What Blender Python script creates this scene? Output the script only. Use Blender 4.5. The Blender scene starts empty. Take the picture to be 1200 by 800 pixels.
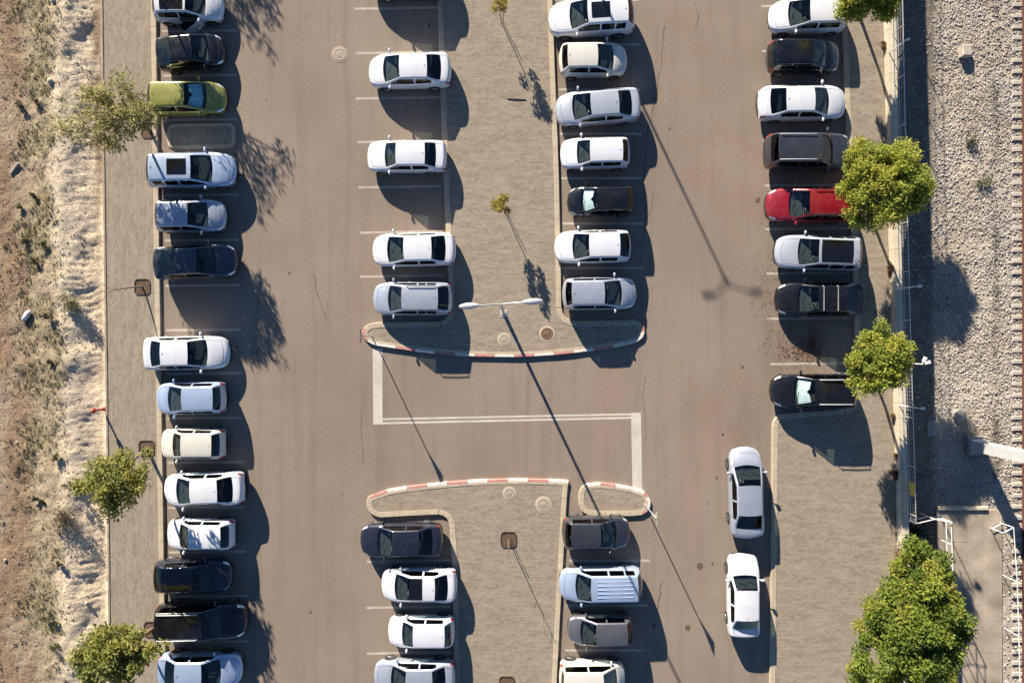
import bpy, bmesh, math, random
import numpy as np
from mathutils import Vector, Matrix, noise as mnoise

random.seed(7)
RNG = np.random.default_rng(11)
scene = bpy.context.scene
COL = scene.collection

# ------------------------------------------------------------------ camera, sky, sun, exposure
S = 21.2            # photo pixels per metre on the asphalt
H = 38.0            # camera height above the asphalt
cam_data = bpy.data.cameras.new('camera')
cam_data.sensor_width = 36.0
cam_data.lens = 36.0 * H / (1200.0 / S)
cam_data.clip_end = 2000.0
cam = bpy.data.objects.new('camera', cam_data)
cam.location = (0, 0, H)
cam.rotation_euler = (0, 0, 0)
COL.objects.link(cam)
scene.camera = cam

SUN_EL = math.radians(20.5)
SUN_AZ = math.radians(-25.5)      # from +Y, clockwise positive
world = bpy.data.worlds.new('World')
scene.world = world
world.use_nodes = True
wn = world.node_tree
sky = wn.nodes.new('ShaderNodeTexSky')
sky.sky_type = 'NISHITA'
sky.sun_disc = False
sky.sun_elevation = SUN_EL
sky.sun_rotation = SUN_AZ
sky.air_density = 0.85
sky.dust_density = 0.0
sky.ozone_density = 5.0
bg = wn.nodes['Background']
bg.inputs['Strength'].default_value = 0.05
wn.links.new(sky.outputs['Color'], bg.inputs['Color'])

sun_data = bpy.data.lights.new('sun', 'SUN')
sun_data.energy = 5.0
sun_data.angle = math.radians(0.5)
sun_data.color = (1.0, 0.895, 0.755)
sun = bpy.data.objects.new('sun', sun_data)
sd = Vector((math.sin(SUN_AZ) * math.cos(SUN_EL), math.cos(SUN_AZ) * math.cos(SUN_EL), math.sin(SUN_EL)))
sun.rotation_euler = sd.to_track_quat('Z', 'Y').to_euler()
COL.objects.link(sun)

vs = scene.view_settings
vs.view_transform = 'Standard'
vs.look = 'None'
vs.gamma = 1.0
vs.use_curve_mapping = False
vs.exposure = 1.48

# ------------------------------------------------------------------ helpers
def P(px, py, z=0.0):
    """photo pixel -> world point at height z"""
    k = (H - z) / H / S
    return Vector(((px - 600.0) * k, (400.0 - py) * k, z))

def tag(o, label=None, cat=None, group=None, kind=None):
    if label: o['label'] = label
    if cat: o['category'] = cat
    if group: o['group'] = group
    if kind: o['kind'] = kind
    return o

def link(o, parent=None):
    COL.objects.link(o)
    if parent is not None:
        o.parent = parent
    return o

def empty(name, loc=(0, 0, 0), rz=0.0):
    o = bpy.data.objects.new(name, None)
    o.location = loc
    o.rotation_euler = (0, 0, rz)
    o.empty_display_size = 0.3
    COL.objects.link(o)
    return o

def smooth(me, angle=35):
    me.polygons.foreach_set('use_smooth', [True] * len(me.polygons))
    try:
        me.set_sharp_from_angle(angle=math.radians(angle))
    except Exception:
        pass

class MB:
    """collects simple shapes into one mesh"""
    def __init__(self):
        self.v = []; self.f = []; self.m = []
    def add(self, verts, faces, mi=0):
        b = len(self.v)
        self.v += [tuple(p) for p in verts]
        self.f += [tuple(i + b for i in f) for f in faces]
        self.m += [mi] * len(faces)
        return self
    def box(self, x0, x1, y0, y1, z0, z1, mi=0, c=0.0):
        if c <= 0:
            v = [(x0,y0,z0),(x1,y0,z0),(x1,y1,z0),(x0,y1,z0),(x0,y0,z1),(x1,y0,z1),(x1,y1,z1),(x0,y1,z1)]
            f = [(3,2,1,0),(4,5,6,7),(0,1,5,4),(1,2,6,5),(2,3,7,6),(3,0,4,7)]
        else:
            v = [(x0,y0,z0),(x1,y0,z0),(x1,y1,z0),(x0,y1,z0),
                 (x0,y0,z1-c),(x1,y0,z1-c),(x1,y1,z1-c),(x0,y1,z1-c),
                 (x0+c,y0+c,z1),(x1-c,y0+c,z1),(x1-c,y1-c,z1),(x0+c,y1-c,z1)]
            f = [(3,2,1,0),(0,1,5,4),(1,2,6,5),(2,3,7,6),(3,0,4,7),
                 (4,5,9,8),(5,6,10,9),(6,7,11,10),(7,4,8,11),(8,9,10,11)]
        return self.add(v, f, mi)
    def tube(self, pts, r, n=8, mi=0, cap=True):
        pts = [Vector(p) for p in pts]
        rs = r if isinstance(r, (list, tuple)) else [r] * len(pts)
        base = len(self.v)
        for i, p in enumerate(pts):
            if i == 0: d = pts[1] - pts[0]
            elif i == len(pts) - 1: d = pts[-1] - pts[-2]
            else: d = pts[i+1] - pts[i-1]
            d.normalize()
            up = Vector((0, 0, 1)) if abs(d.z) < 0.9 else Vector((1, 0, 0))
            a = d.cross(up).normalized(); b = a.cross(d).normalized()
            for k in range(n):
                t = 2 * math.pi * k / n
                self.v.append(tuple(p + (a * math.cos(t) + b * math.sin(t)) * rs[i]))
        for i in range(len(pts) - 1):
            for k in range(n):
                k2 = (k + 1) % n
                self.f.append((base + i*n + k, base + i*n + k2, base + (i+1)*n + k2, base + (i+1)*n + k)); self.m.append(mi)
        if cap:
            self.f.append(tuple(base + k for k in reversed(range(n)))); self.m.append(mi)
            self.f.append(tuple(base + (len(pts)-1)*n + k for k in range(n))); self.m.append(mi)
        return self
    def lathe(self, prof, n=24, c=(0, 0, 0), axis='z', mi=0):
        base = len(self.v)
        for (r, z) in prof:
            for k in range(n):
                t = 2 * math.pi * k / n
                x, y = r * math.cos(t), r * math.sin(t)
                p = (x, y, z) if axis == 'z' else ((x, z, y) if axis == 'y' else (z, x, y))
                self.v.append((p[0]+c[0], p[1]+c[1], p[2]+c[2]))
        for i in range(len(prof) - 1):
            for k in range(n):
                k2 = (k + 1) % n
                self.f.append((base+i*n+k, base+i*n+k2, base+(i+1)*n+k2, base+(i+1)*n+k)); self.m.append(mi)
        self.f.append(tuple(base + k for k in reversed(range(n)))); self.m.append(mi)
        self.f.append(tuple(base + (len(prof)-1)*n + k for k in range(n))); self.m.append(mi)
        return self
    def mesh(self, name, mats, sm=None):
        me = bpy.data.meshes.new(name)
        me.from_pydata(self.v, [], self.f)
        for m in (mats if isinstance(mats, (list, tuple)) else [mats]):
            me.materials.append(m)
        me.polygons.foreach_set('material_index', self.m)
        bm = bmesh.new(); bm.from_mesh(me)
        bmesh.ops.recalc_face_normals(bm, faces=bm.faces)
        bm.to_mesh(me); bm.free()
        if sm: smooth(me, sm)
        me.update()
        return me
    def build(self, name, mats, parent=None, sm=None, loc=None):
        o = bpy.data.objects.new(name, self.mesh(name, mats, sm))
        if loc is not None: o.location = loc
        return link(o, parent)

def poly_sheet(name, pts, z, mat, parent=None):
    bm = bmesh.new()
    vs_ = [bm.verts.new((p[0], p[1], z)) for p in pts]
    f = bm.faces.new(vs_)
    bm.normal_update()
    if f.normal.z < 0: f.normal_flip()
    bmesh.ops.triangulate(bm, faces=bm.faces)
    me = bpy.data.meshes.new(name); bm.to_mesh(me); bm.free()
    me.materials.append(mat)
    return link(bpy.data.objects.new(name, me), parent)

# value noise for vertices
def vnoise(x, y, seed=0):
    r = np.random.default_rng(seed).random((256, 256))
    xi = np.floor(x).astype(int); yi = np.floor(y).astype(int)
    fx = x - xi; fy = y - yi
    fx = fx*fx*(3-2*fx); fy = fy*fy*(3-2*fy)
    g = lambda a, b: r[a % 256, b % 256]
    return (g(xi,yi)*(1-fx)+g(xi+1,yi)*fx)*(1-fy) + (g(xi,yi+1)*(1-fx)+g(xi+1,yi+1)*fx)*fy
def fbm(x, y, seed=0, octv=4):
    t = 0; a = 0.5
    for i in range(octv):
        t = t + a * vnoise(x * 2**i + 17*i, y * 2**i + 5*i, seed + i); a *= 0.5
    return t

# ------------------------------------------------------------------ materials
def new_mat(name):
    m = bpy.data.materials.new(name); m.use_nodes = True
    nt = m.node_tree
    return m, nt, nt.nodes['Principled BSDF']

def simple(name, col, rough=0.6, metal=0.0, coat=0.0, var=0.0, vscale=3.0, bump=0.0, bscale=60.0):
    m, nt, b = new_mat(name)
    b.inputs['Base Color'].default_value = (*col, 1)
    b.inputs['Roughness'].default_value = rough
    b.inputs['Metallic'].default_value = metal
    b.inputs['Coat Weight'].default_value = coat
    b.inputs['Coat Roughness'].default_value = 0.06
    if var > 0 or bump > 0:
        tc = nt.nodes.new('ShaderNodeTexCoord')
    if var > 0:
        n = nt.nodes.new('ShaderNodeTexNoise'); n.inputs['Scale'].default_value = vscale; n.inputs['Detail'].default_value = 6
        nt.links.new(tc.outputs['Object'], n.inputs['Vector'])
        r = nt.nodes.new('ShaderNodeValToRGB')
        r.color_ramp.elements[0].position = 0.3; r.color_ramp.elements[1].position = 0.7
        r.color_ramp.elements[0].color = (*[c*(1-var) for c in col], 1)
        r.color_ramp.elements[1].color = (*[min(1, c*(1+var)) for c in col], 1)
        nt.links.new(n.outputs['Fac'], r.inputs['Fac']); nt.links.new(r.outputs['Color'], b.inputs['Base Color'])
    if bump > 0:
        n2 = nt.nodes.new('ShaderNodeTexNoise'); n2.inputs['Scale'].default_value = bscale
        nt.links.new(tc.outputs['Object'], n2.inputs['Vector'])
        bp = nt.nodes.new('ShaderNodeBump'); bp.inputs['Strength'].default_value = bump; bp.inputs['Distance'].default_value = 0.01
        nt.links.new(n2.outputs['Fac'], bp.inputs['Height']); nt.links.new(bp.outputs['Normal'], b.inputs['Normal'])
    return m

def mixc(nt, a, b, fac, mode='MIX'):
    n = nt.nodes.new('ShaderNodeMix'); n.data_type = 'RGBA'; n.blend_type = mode
    for idx, val in ((6, a), (7, b)):
        if hasattr(val, 'links') or isinstance(val, bpy.types.NodeSocket): nt.links.new(val, n.inputs[idx])
        else: n.inputs[idx].default_value = (*val, 1)
    if isinstance(fac, bpy.types.NodeSocket): nt.links.new(fac, n.inputs[0])
    else: n.inputs[0].default_value = fac
    return n.outputs[2]

def noise_fac(nt, vec, scale, lo, hi, detail=5, rough=0.55, dist=0.0):
    n = nt.nodes.new('ShaderNodeTexNoise')
    n.inputs['Scale'].default_value = scale; n.inputs['Detail'].default_value = detail
    n.inputs['Roughness'].default_value = rough; n.inputs['Distortion'].default_value = dist
    nt.links.new(vec, n.inputs['Vector'])
    mr = nt.nodes.new('ShaderNodeMapRange'); mr.clamp = True
    mr.inputs[1].default_value = lo; mr.inputs[2].default_value = hi
    nt.links.new(n.outputs['Fac'], mr.inputs[0])
    return mr.outputs[0]

def scaled(nt, vec, sc, rot=0.0):
    mp = nt.nodes.new('ShaderNodeMapping'); mp.inputs['Scale'].default_value = sc; mp.inputs['Rotation'].default_value = (0, 0, rot)
    nt.links.new(vec, mp.inputs['Vector'])
    return mp.outputs[0]

def mat_asphalt():
    m, nt, b = new_mat('dusty_asphalt')
    tc = nt.nodes.new('ShaderNodeTexCoord').outputs['Object']
    base = mixc(nt, (0.207, 0.167, 0.132), (0.260, 0.212, 0.168), noise_fac(nt, tc, 0.16, 0.35, 0.65, 6))
    base = mixc(nt, base, (0.258, 0.190, 0.152), noise_fac(nt, scaled(nt, tc, (0.5, 0.12, 1)), 0.55, 0.52, 0.80, 3))       # pinkish dust
    f = nt.nodes.new('ShaderNodeMath'); f.operation = 'MULTIPLY'; f.inputs[1].default_value = 0.6
    nt.links.new(noise_fac(nt, scaled(nt, tc, (1.6, 0.10, 1)), 1.0, 0.50, 0.75, 4), f.inputs[0])
    base = mixc(nt, base, (0.165, 0.134, 0.108), f.outputs[0])                                                           # wheel lanes
    f2 = nt.nodes.new('ShaderNodeMath'); f2.operation = 'MULTIPLY'; f2.inputs[1].default_value = 0.55
    nt.links.new(noise_fac(nt, tc, 1.1, 0.66, 0.78, 5, 0.6), f2.inputs[0])
    base = mixc(nt, base, (0.13, 0.098, 0.074), f2.outputs[0])                                                           # stains
    f3 = nt.nodes.new('ShaderNodeMath'); f3.operation = 'MULTIPLY'; f3.inputs[1].default_value = 0.65
    nt.links.new(noise_fac(nt, tc, 9.0, 0.42, 0.8, 6, 0.75), f3.inputs[0])
    base = mixc(nt, base, (0.15, 0.115, 0.088), f3.outputs[0])
    base = mixc(nt, base, (0.33, 0.27, 0.21), noise_fac(nt, tc, 60.0, 0.62, 0.85, 3, 0.7))                               # aggregate
    for (px, py, rad, amt, colr) in ((935, 408, 2.6, .75, (.135, .068, .046)), (905, 235, 2.2, .45, (.15, .095, .065)), (840, 210, 5.5, .45, (.225, .140, .098)), (820, 470, 5.0, .4, (.22, .140, .10)),
                                     (800, 60, 5.0, .4, (.225, .142, .10)), (900, 345, 1.8, .4, (.15, .10, .07)), (865, 500, 1.8, .35, (.13, .10, .075)), (470, 190, 3.0, .18, (.13, .105, .085)), (700, 560, 4.0, .18, (.30, .24, .18))):
        vm = nt.nodes.new('ShaderNodeVectorMath'); vm.operation = 'DISTANCE'; vm.inputs[1].default_value = P(px, py)
        nt.links.new(tc, vm.inputs[0])
        mr_ = nt.nodes.new('ShaderNodeMapRange'); mr_.interpolation_type = 'SMOOTHSTEP'; mr_.inputs[1].default_value = rad; mr_.inputs[2].default_value = rad*.15; mr_.inputs[3].default_value = 0; mr_.inputs[4].default_value = amt
        nt.links.new(vm.outputs['Value'], mr_.inputs[0])
        mm_ = nt.nodes.new('ShaderNodeMath'); mm_.operation = 'MULTIPLY'
        nt.links.new(mr_.outputs[0], mm_.inputs[0]); nt.links.new(noise_fac(nt, tc, 1.6 if rad < 3 else .7, .40, .66, 7, .68), mm_.inputs[1])
        base = mixc(nt, base, colr, mm_.outputs[0])
    nt.links.new(base, b.inputs['Base Color'])
    b.inputs['Roughness'].default_value = 0.88
    b.inputs['Specular IOR Level'].default_value = 0.2
    bp = nt.nodes.new('ShaderNodeBump'); bp.inputs['Strength'].default_value = 0.35; bp.inputs['Distance'].default_value = 0.006
    nt.links.new(noise_fac(nt, tc, 70.0, 0.2, 0.8, 3), bp.inputs['Height']); nt.links.new(bp.outputs['Normal'], b.inputs['Normal'])
    return m

def mat_paver(name, rot, tint=(1, 1, 1)):
    m, nt, b = new_mat(name)
    tc = nt.nodes.new('ShaderNodeTexCoord').outputs['Object']
    v = scaled(nt, tc, (1, 1, 1), rot)
    br = nt.nodes.new('ShaderNodeTexBrick')
    nt.links.new(v, br.inputs['Vector'])
    br.inputs['Scale'].default_value = 1.0
    br.inputs['Brick Width'].default_value = 0.22; br.inputs['Row Height'].default_value = 0.11
    br.inputs['Mortar Size'].default_value = 0.006; br.inputs['Mortar Smooth'].default_value = 0.3
    br.inputs['Color1'].default_value = (0.30*tint[0], 0.254*tint[1], 0.192*tint[2], 1)
    br.inputs['Color2'].default_value = (0.215*tint[0], 0.180*tint[1], 0.136*tint[2], 1)
    br.inputs['Mortar'].default_value = (0.15, 0.12, 0.09, 1)
    c = mixc(nt, br.outputs['Color'], (0.335*tint[0], 0.282*tint[1], 0.212*tint[2]), noise_fac(nt, scaled(nt, v, (0.8, 3.2, 1)), 1.0, 0.42, 0.80, 7, 0.7))
    f = nt.nodes.new('ShaderNodeMath'); f.operation = 'MULTIPLY'; f.inputs[1].default_value = 0.30
    nt.links.new(noise_fac(nt, scaled(nt, v, (0.8, 6.0, 1)), 1.3, 0.52, 0.75, 7, 0.7), f.inputs[0])
    c = mixc(nt, c, (0.165, 0.132, 0.098), f.outputs[0])
    f2 = nt.nodes.new('ShaderNodeMath'); f2.operation = 'MULTIPLY'; f2.inputs[1].default_value = 0.35
    nt.links.new(noise_fac(nt, tc, 0.7, 0.55, 0.75, 5), f2.inputs[0])
    c = mixc(nt, c, (0.20, 0.158, 0.118), f2.outputs[0])
    nt.links.new(c, b.inputs['Base Color'])
    b.inputs['Roughness'].default_value = 0.9; b.inputs['Specular IOR Level'].default_value = 0.2
    bp = nt.nodes.new('ShaderNodeBump'); bp.inputs['Strength'].default_value = 0.5; bp.inputs['Distance'].default_value = 0.006; bp.invert = True
    nt.links.new(br.outputs['Fac'], bp.inputs['Height']); nt.links.new(bp.outputs['Normal'], b.inputs['Normal'])
    return m

def mat_vcol(name, rough=0.95, bump=0.4, bscale=25, spec=0.1, fine=0.25):
    m, nt, b = new_mat(name)
    a = nt.nodes.new('ShaderNodeAttribute'); a.attribute_name = 'col'
    tc = nt.nodes.new('ShaderNodeTexCoord').outputs['Object']
    f = noise_fac(nt, tc, bscale, 0.3, 0.7, 5, 0.7)
    mul = nt.nodes.new('ShaderNodeMapRange'); mul.inputs[3].default_value = 1 - fine; mul.inputs[4].default_value = 1 + fine
    nt.links.new(f, mul.inputs[0])
    c = nt.nodes.new('ShaderNodeMix'); c.data_type = 'RGBA'; c.blend_type = 'MULTIPLY'; c.inputs[0].default_value = 1.0
    nt.links.new(a.outputs['Color'], c.inputs[6]); nt.links.new(mul.outputs[0], c.inputs[7])
    nt.links.new(c.outputs[2], b.inputs['Base Color'])
    b.inputs['Roughness'].default_value = rough; b.inputs['Specular IOR Level'].default_value = spec
    bp = nt.nodes.new('ShaderNodeBump'); bp.inputs['Strength'].default_value = bump; bp.inputs['Distance'].default_value = 0.03
    nt.links.new(f, bp.inputs['Height']); nt.links.new(bp.outputs['Normal'], b.inputs['Normal'])
    return m

def mat_leaf(name, trans=0.55):
    m, nt, b = new_mat(name)
    a = nt.nodes.new('ShaderNodeAttribute'); a.attribute_name = 'col'
    nt.links.new(a.outputs['Color'], b.inputs['Base Color'])
    b.inputs['Roughness'].default_value = 0.55; b.inputs['Specular IOR Level'].default_value = 0.25
    t = nt.nodes.new('ShaderNodeBsdfTranslucent'); nt.links.new(a.outputs['Color'], t.inputs['Color'])
    mx = nt.nodes.new('ShaderNodeMixShader'); mx.inputs[0].default_value = trans
    nt.links.new(b.outputs[0], mx.inputs[1]); nt.links.new(t.outputs[0], mx.inputs[2])
    nt.links.new(mx.outputs[0], nt.nodes['Material Output'].inputs['Surface'])
    return m

def mat_paint(name, col, metal=0.0, rough=0.32):
    dustf = 0.10 if max(col) > 0.1 else 0.035
    m, nt, b = new_mat(name)
    tc = nt.nodes.new('ShaderNodeTexCoord').outputs['Object']
    dust = noise_fac(nt, tc, 2.2, 0.45, 0.8, 6, 0.65)
    f = nt.nodes.new('ShaderNodeMath'); f.operation = 'MULTIPLY'; f.inputs[1].default_value = dustf
    nt.links.new(dust, f.inputs[0])
    c = mixc(nt, col, (0.30, 0.25, 0.19), f.outputs[0])
    nt.links.new(c, b.inputs['Base Color'])
    mr = nt.nodes.new('ShaderNodeMapRange'); mr.inputs[3].default_value = rough; mr.inputs[4].default_value = rough + 0.2
    nt.links.new(dust, mr.inputs[0]); nt.links.new(mr.outputs[0], b.inputs['Roughness'])
    b.inputs['Metallic'].default_value = metal
    b.inputs['Coat Weight'].default_value = 0.8; b.inputs['Coat Roughness'].default_value = 0.08
    return m

def mat_glass(name, tint=(0.10, 0.13, 0.14)):
    m, nt, b = new_mat(name)
    nt.nodes.remove(b)
    tr = nt.nodes.new('ShaderNodeBsdfTransparent'); tr.inputs['Color'].default_value = (*tint, 1)
    gl = nt.nodes.new('ShaderNodeBsdfGlossy'); gl.inputs['Roughness'].default_value = 0.03
    lw = nt.nodes.new('ShaderNodeLayerWeight'); lw.inputs['Blend'].default_value = 0.5      # Schlick reflectance, the same from both sides of the pane
    pw = nt.nodes.new('ShaderNodeMath'); pw.operation = 'POWER'; pw.inputs[1].default_value = 5.0
    nt.links.new(lw.outputs['Facing'], pw.inputs[0])
    fr = nt.nodes.new('ShaderNodeMath'); fr.operation = 'MULTIPLY_ADD'; fr.inputs[1].default_value = 0.93; fr.inputs[2].default_value = 0.055
    nt.links.new(pw.outputs[0], fr.inputs[0])
    mx = nt.nodes.new('ShaderNodeMixShader')
    nt.links.new(fr.outputs[0], mx.inputs[0]); nt.links.new(tr.outputs[0], mx.inputs[1]); nt.links.new(gl.outputs[0], mx.inputs[2])
    nt.links.new(mx.outputs[0], nt.nodes['Material Output'].inputs['Surface'])
    return m

def mat_line(name, col, lo, hi):
    m, nt, b = new_mat(name)
    tc = nt.nodes.new('ShaderNodeTexCoord').outputs['Object']
    c = mixc(nt, col, tuple(q*.78 for q in col), noise_fac(nt, tc, 1.3, .35, .7, 5))
    c = mixc(nt, c, (.215, .172, .135), noise_fac(nt, tc, 7.0, lo, hi, 8, .75))
    nt.links.new(c, b.inputs['Base Color']); b.inputs['Roughness'].default_value = .85
    return m

M = {}
M['asphalt'] = mat_asphalt()
M['paver_h'] = mat_paver('paver_rows_across', 0.0)
M['paver_v'] = mat_paver('paver_rows_along', math.pi / 2)
M['line'] = mat_line('road_paint_white', (0.52, 0.475, 0.41), .56, .78)
M['line_old'] = mat_line('road_paint_worn', (0.44, 0.39, 0.32), .48, .72)
M['kerb'] = simple('kerb_concrete', (0.40, 0.335, 0.24), 0.9, var=0.12, vscale=2.5, bump=0.3)
M['kerb_white'] = simple('kerb_paint_white', (0.62, 0.57, 0.49), 0.7, var=0.15, vscale=6)
M['kerb_red'] = simple('kerb_paint_red', (0.44, 0.20, 0.165), 0.75, var=0.25, vscale=7)
M['edging'] = simple('edging_concrete', (0.30, 0.24, 0.18), 0.9, var=0.2, vscale=3)
M['wall'] = simple('cream_wall_concrete', (0.52, 0.445, 0.33), 0.9, var=0.12, vscale=1.5, bump=0.3)
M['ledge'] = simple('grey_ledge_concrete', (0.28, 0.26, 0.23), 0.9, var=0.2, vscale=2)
M['slab'] = simple('platform_concrete', (0.30, 0.25, 0.19), 0.95, var=0.3, vscale=0.8, bump=0.3)
M['soil'] = simple('pit_soil', (0.10, 0.062, 0.040), 1.0, var=0.4, vscale=9, bump=0.6, bscale=30)
M['frame_rust'] = simple('pit_frame_steel', (0.055, 0.035, 0.026), 0.8, var=0.3, vscale=8)
M['crack'] = simple('crack_dark', (0.075, 0.055, 0.042), 1.0)
M['cover_conc'] = simple('cover_concrete', (0.30, 0.25, 0.19), 0.9, var=0.15, vscale=8)
M['cover_rust'] = simple('cover_iron', (0.16, 0.095, 0.055), 0.7, 0.3, var=0.3, vscale=14)
M['galv'] = simple('galvanised_steel', (0.52, 0.51, 0.49), 0.45, 0.5, var=0.1, vscale=4)
M['white_metal'] = simple('white_painted_metal', (0.72, 0.71, 0.68), 0.4, var=0.08, vscale=3)
M['mast'] = simple('grey_painted_mast', (0.55, 0.56, 0.55), 0.55, var=0.08, vscale=2)
M['red_metal'] = simple('red_painted_metal', (0.42, 0.05, 0.035), 0.5)
M['yellow'] = simple('yellow_plate', (0.75, 0.52, 0.04), 0.5)
M['rust'] = simple('rusty_rail', (0.15, 0.06, 0.04), 0.8, 0.3, var=0.3, vscale=6)
M['sleeper'] = simple('sleeper_concrete', (0.40, 0.36, 0.30), 0.9, var=0.15, vscale=3)
M['bark'] = simple('bark', (0.16, 0.115, 0.08), 0.95, var=0.3, vscale=12, bump=0.5)
M['leaf'] = mat_leaf('leaf')
M['stone'] = mat_vcol('ballast_stone', 0.95, 0.2, 30, 0.1, 0.15)
M['earth'] = mat_vcol('bare_earth', 1.0, 0.7, 7, 0.05, 0.34)
M['bag'] = simple('white_plastic', (0.7, 0.7, 0.68), 0.5)
M['stick'] = simple('dead_wood', (0.06, 0.045, 0.035), 0.95)
# cars
M['tyre'] = simple('tyre_rubber', (0.018, 0.018, 0.019), 0.85)
M['rim'] = simple('alloy_rim', (0.45, 0.45, 0.46), 0.35, 0.8)
M['plastic'] = simple('black_plastic', (0.018, 0.018, 0.020), 0.55)
M['wheel_grey'] = simple('steering_wheel_grey', (0.16, 0.16, 0.165), 0.35)
M['dash'] = simple('dashboard_grey', (0.055, 0.060, 0.062), 0.7, var=0.2, vscale=6)
M['inner'] = simple('dark_interior', (0.045, 0.048, 0.052), 0.8)
M['seat'] = simple('seat_cloth', (0.12, 0.118, 0.112), 0.9)
M['chrome'] = simple('bright_trim', (0.70, 0.70, 0.72), 0.35, 0.3)
M['lamp'] = simple('headlight_lens', (0.55, 0.57, 0.60), 0.08, 0.4, 1.0)
M['tail'] = simple('taillight_lens', (0.30, 0.012, 0.010), 0.15, 0.0, 1.0)
M['shade_silver'] = simple('silver_foil_shade', (0.80, 0.86, 0.87), 0.5, 0.0, var=0.12, vscale=8)
M['shade_blue'] = simple('blue_foil_shade', (0.30, 0.56, 0.78), 0.5, 0.0, var=0.25, vscale=7)
M['glass'] = mat_glass('tinted_glass', (0.70, 0.79, 0.77))
M['glass_dark'] = mat_glass('privacy_glass', (0.22, 0.27, 0.29))
M['pano'] = simple('black_glass_roof', (0.006, 0.006, 0.007), 0.08, 0.0, 1.0)
PAINT = {
    'white': mat_paint('paint_white', (0.60, 0.615, 0.645)),
    'pearl': mat_paint('paint_pearl_white', (0.41, 0.445, 0.50), 0.3),
    'cream': mat_paint('paint_old_white', (0.56, 0.54, 0.48), 0.0, 0.45),
    'silver': mat_paint('paint_silver', (0.40, 0.44, 0.51), 0.45, 0.36),
    'iceblue': mat_paint('paint_ice_blue', (0.41, 0.51, 0.67), 0.45, 0.36),
    'grey': mat_paint('paint_grey', (0.15, 0.155, 0.17), 0.6, 0.36),
    'darkgrey': mat_paint('paint_dark_grey', (0.055, 0.060, 0.074), 0.5, 0.32),
    'navy': mat_paint('paint_navy', (0.020, 0.024, 0.042), 0.4, 0.3),
    'black': mat_paint('paint_black', (0.007, 0.008, 0.011), 0.2, 0.22),
    'green': mat_paint('paint_olive_green', (0.25, 0.25, 0.055), 0.3, 0.36),
    'red': mat_paint('paint_red', (0.24, 0.007, 0.018), 0.2, 0.3),
}

# ------------------------------------------------------------------ ground
LOW = -2.8
ground = poly_sheet('ground', [(-400, -400), (400, -400), (400, 400), (-400, 400)], -4.2,
                    simple('far_earth', (0.22, 0.17, 0.12), 1.0, var=0.25, vscale=0.05))
tag(ground, 'bare earth reaching away beyond the parking lot', kind='structure')

road = poly_sheet('parking_lot_road', [P(150, -330), P(1030, -330), P(1030, 1130), P(150, 1130)], 0.0, M['asphalt'])
tag(road, 'dusty sunlit asphalt of the parking lot', kind='structure')

def ribbon(name, pts, widths, z, mat, parent):
    pts = [Vector((p[0], p[1])) for p in pts]
    if not isinstance(widths, (list, tuple)): widths = [widths] * len(pts)
    v = []; f = []
    for i, p in enumerate(pts):
        d = (pts[min(i+1, len(pts)-1)] - pts[max(i-1, 0)]).normalized()
        n = Vector((-d.y, d.x))
        v += [(*(p + n*widths[i]/2), z), (*(p - n*widths[i]/2), z)]
    for i in range(len(pts)-1):
        f.append((2*i, 2*i+1, 2*i+3, 2*i+2))
    mb = MB().add(v, f)
    o = mb.build(name, mat, parent)
    for poly in o.data.polygons:
        if poly.normal.z < 0: o.data.flip_normals(); break
    return o

def bay_line(x0, y0, x1, y1, w=0.135, mat='line_old'):
    ribbon('bay_line', [P(x0, y0), P((x0*2+x1)/3, (y0*2+y1)/3), P((x0+2*x1)/3, (y0+2*y1)/3), P(x1, y1)], w, 0.004, M[mat], road)

for y, x1 in ((-16, 276), (36, 277), (88, 278), (140, 278), (228, 279), (281, 280), (334, 281), (386, 282), (437, 284), (489, 283),
              (541, 285), (594, 286), (646, 288), (698, 290), (751, 290), (803, 291)):
    bay_line(190 + y*0.012, y + 1, x1, y)
for y, x0, x1 in ((-42, 414, 512), (10, 415, 513), (62, 417, 515), (115, 417, 515), (166, 419, 516), (219, 420, 517), (272, 422, 519), (323.5, 422, 519),
                  (657, 430, 527), (711, 430, 528), (764.5, 430, 529), (816, 430, 530)):
    bay_line(x0, y + 0.8, x1, y - 0.8)
for y, x0, x1 in ((0, 654, 748), (52.5, 655, 749), (105, 655, 750), (157, 656, 752), (209, 658, 753), (262, 659, 754), (314, 659, 754),
                  (656.5, 667, 761), (709, 664, 759), (761.5, 662, 757), (813, 660, 756)):
    bay_line(x0, y, x1, y)
for y, x0 in ((-45, 891), (7, 892), (59.5, 893), (112, 893), (164.5, 894), (217, 896), (268, 897), (320, 898), (373, 899), (426, 903)):
    bay_line(x0, y + 0.6, 992 + y*0.016, y - 0.6)
bay_line(650 - 2, 0, 652, 0, 0.1)
# wide stop bars and the double dividing line
bar = lambda pts, nm: poly_sheet(nm, [P(*p) for p in pts], 0.004, M['line'], road)
bar([(436.8, 408), (448, 408), (448.3, 497), (437.3, 497.4)], 'stop_bar')
bar([(739.5, 483.6), (751.0, 483.2), (752.8, 577), (741.2, 577)], 'stop_bar')
bar([(448.3, 489.8), (739.5, 484.0), (739.5, 486.4), (448.3, 492.2)], 'dividing_line')
bar([(448.3, 494.4), (739.5, 488.0), (739.5, 490.6), (448.3, 497.0)], 'dividing_line')

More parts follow.
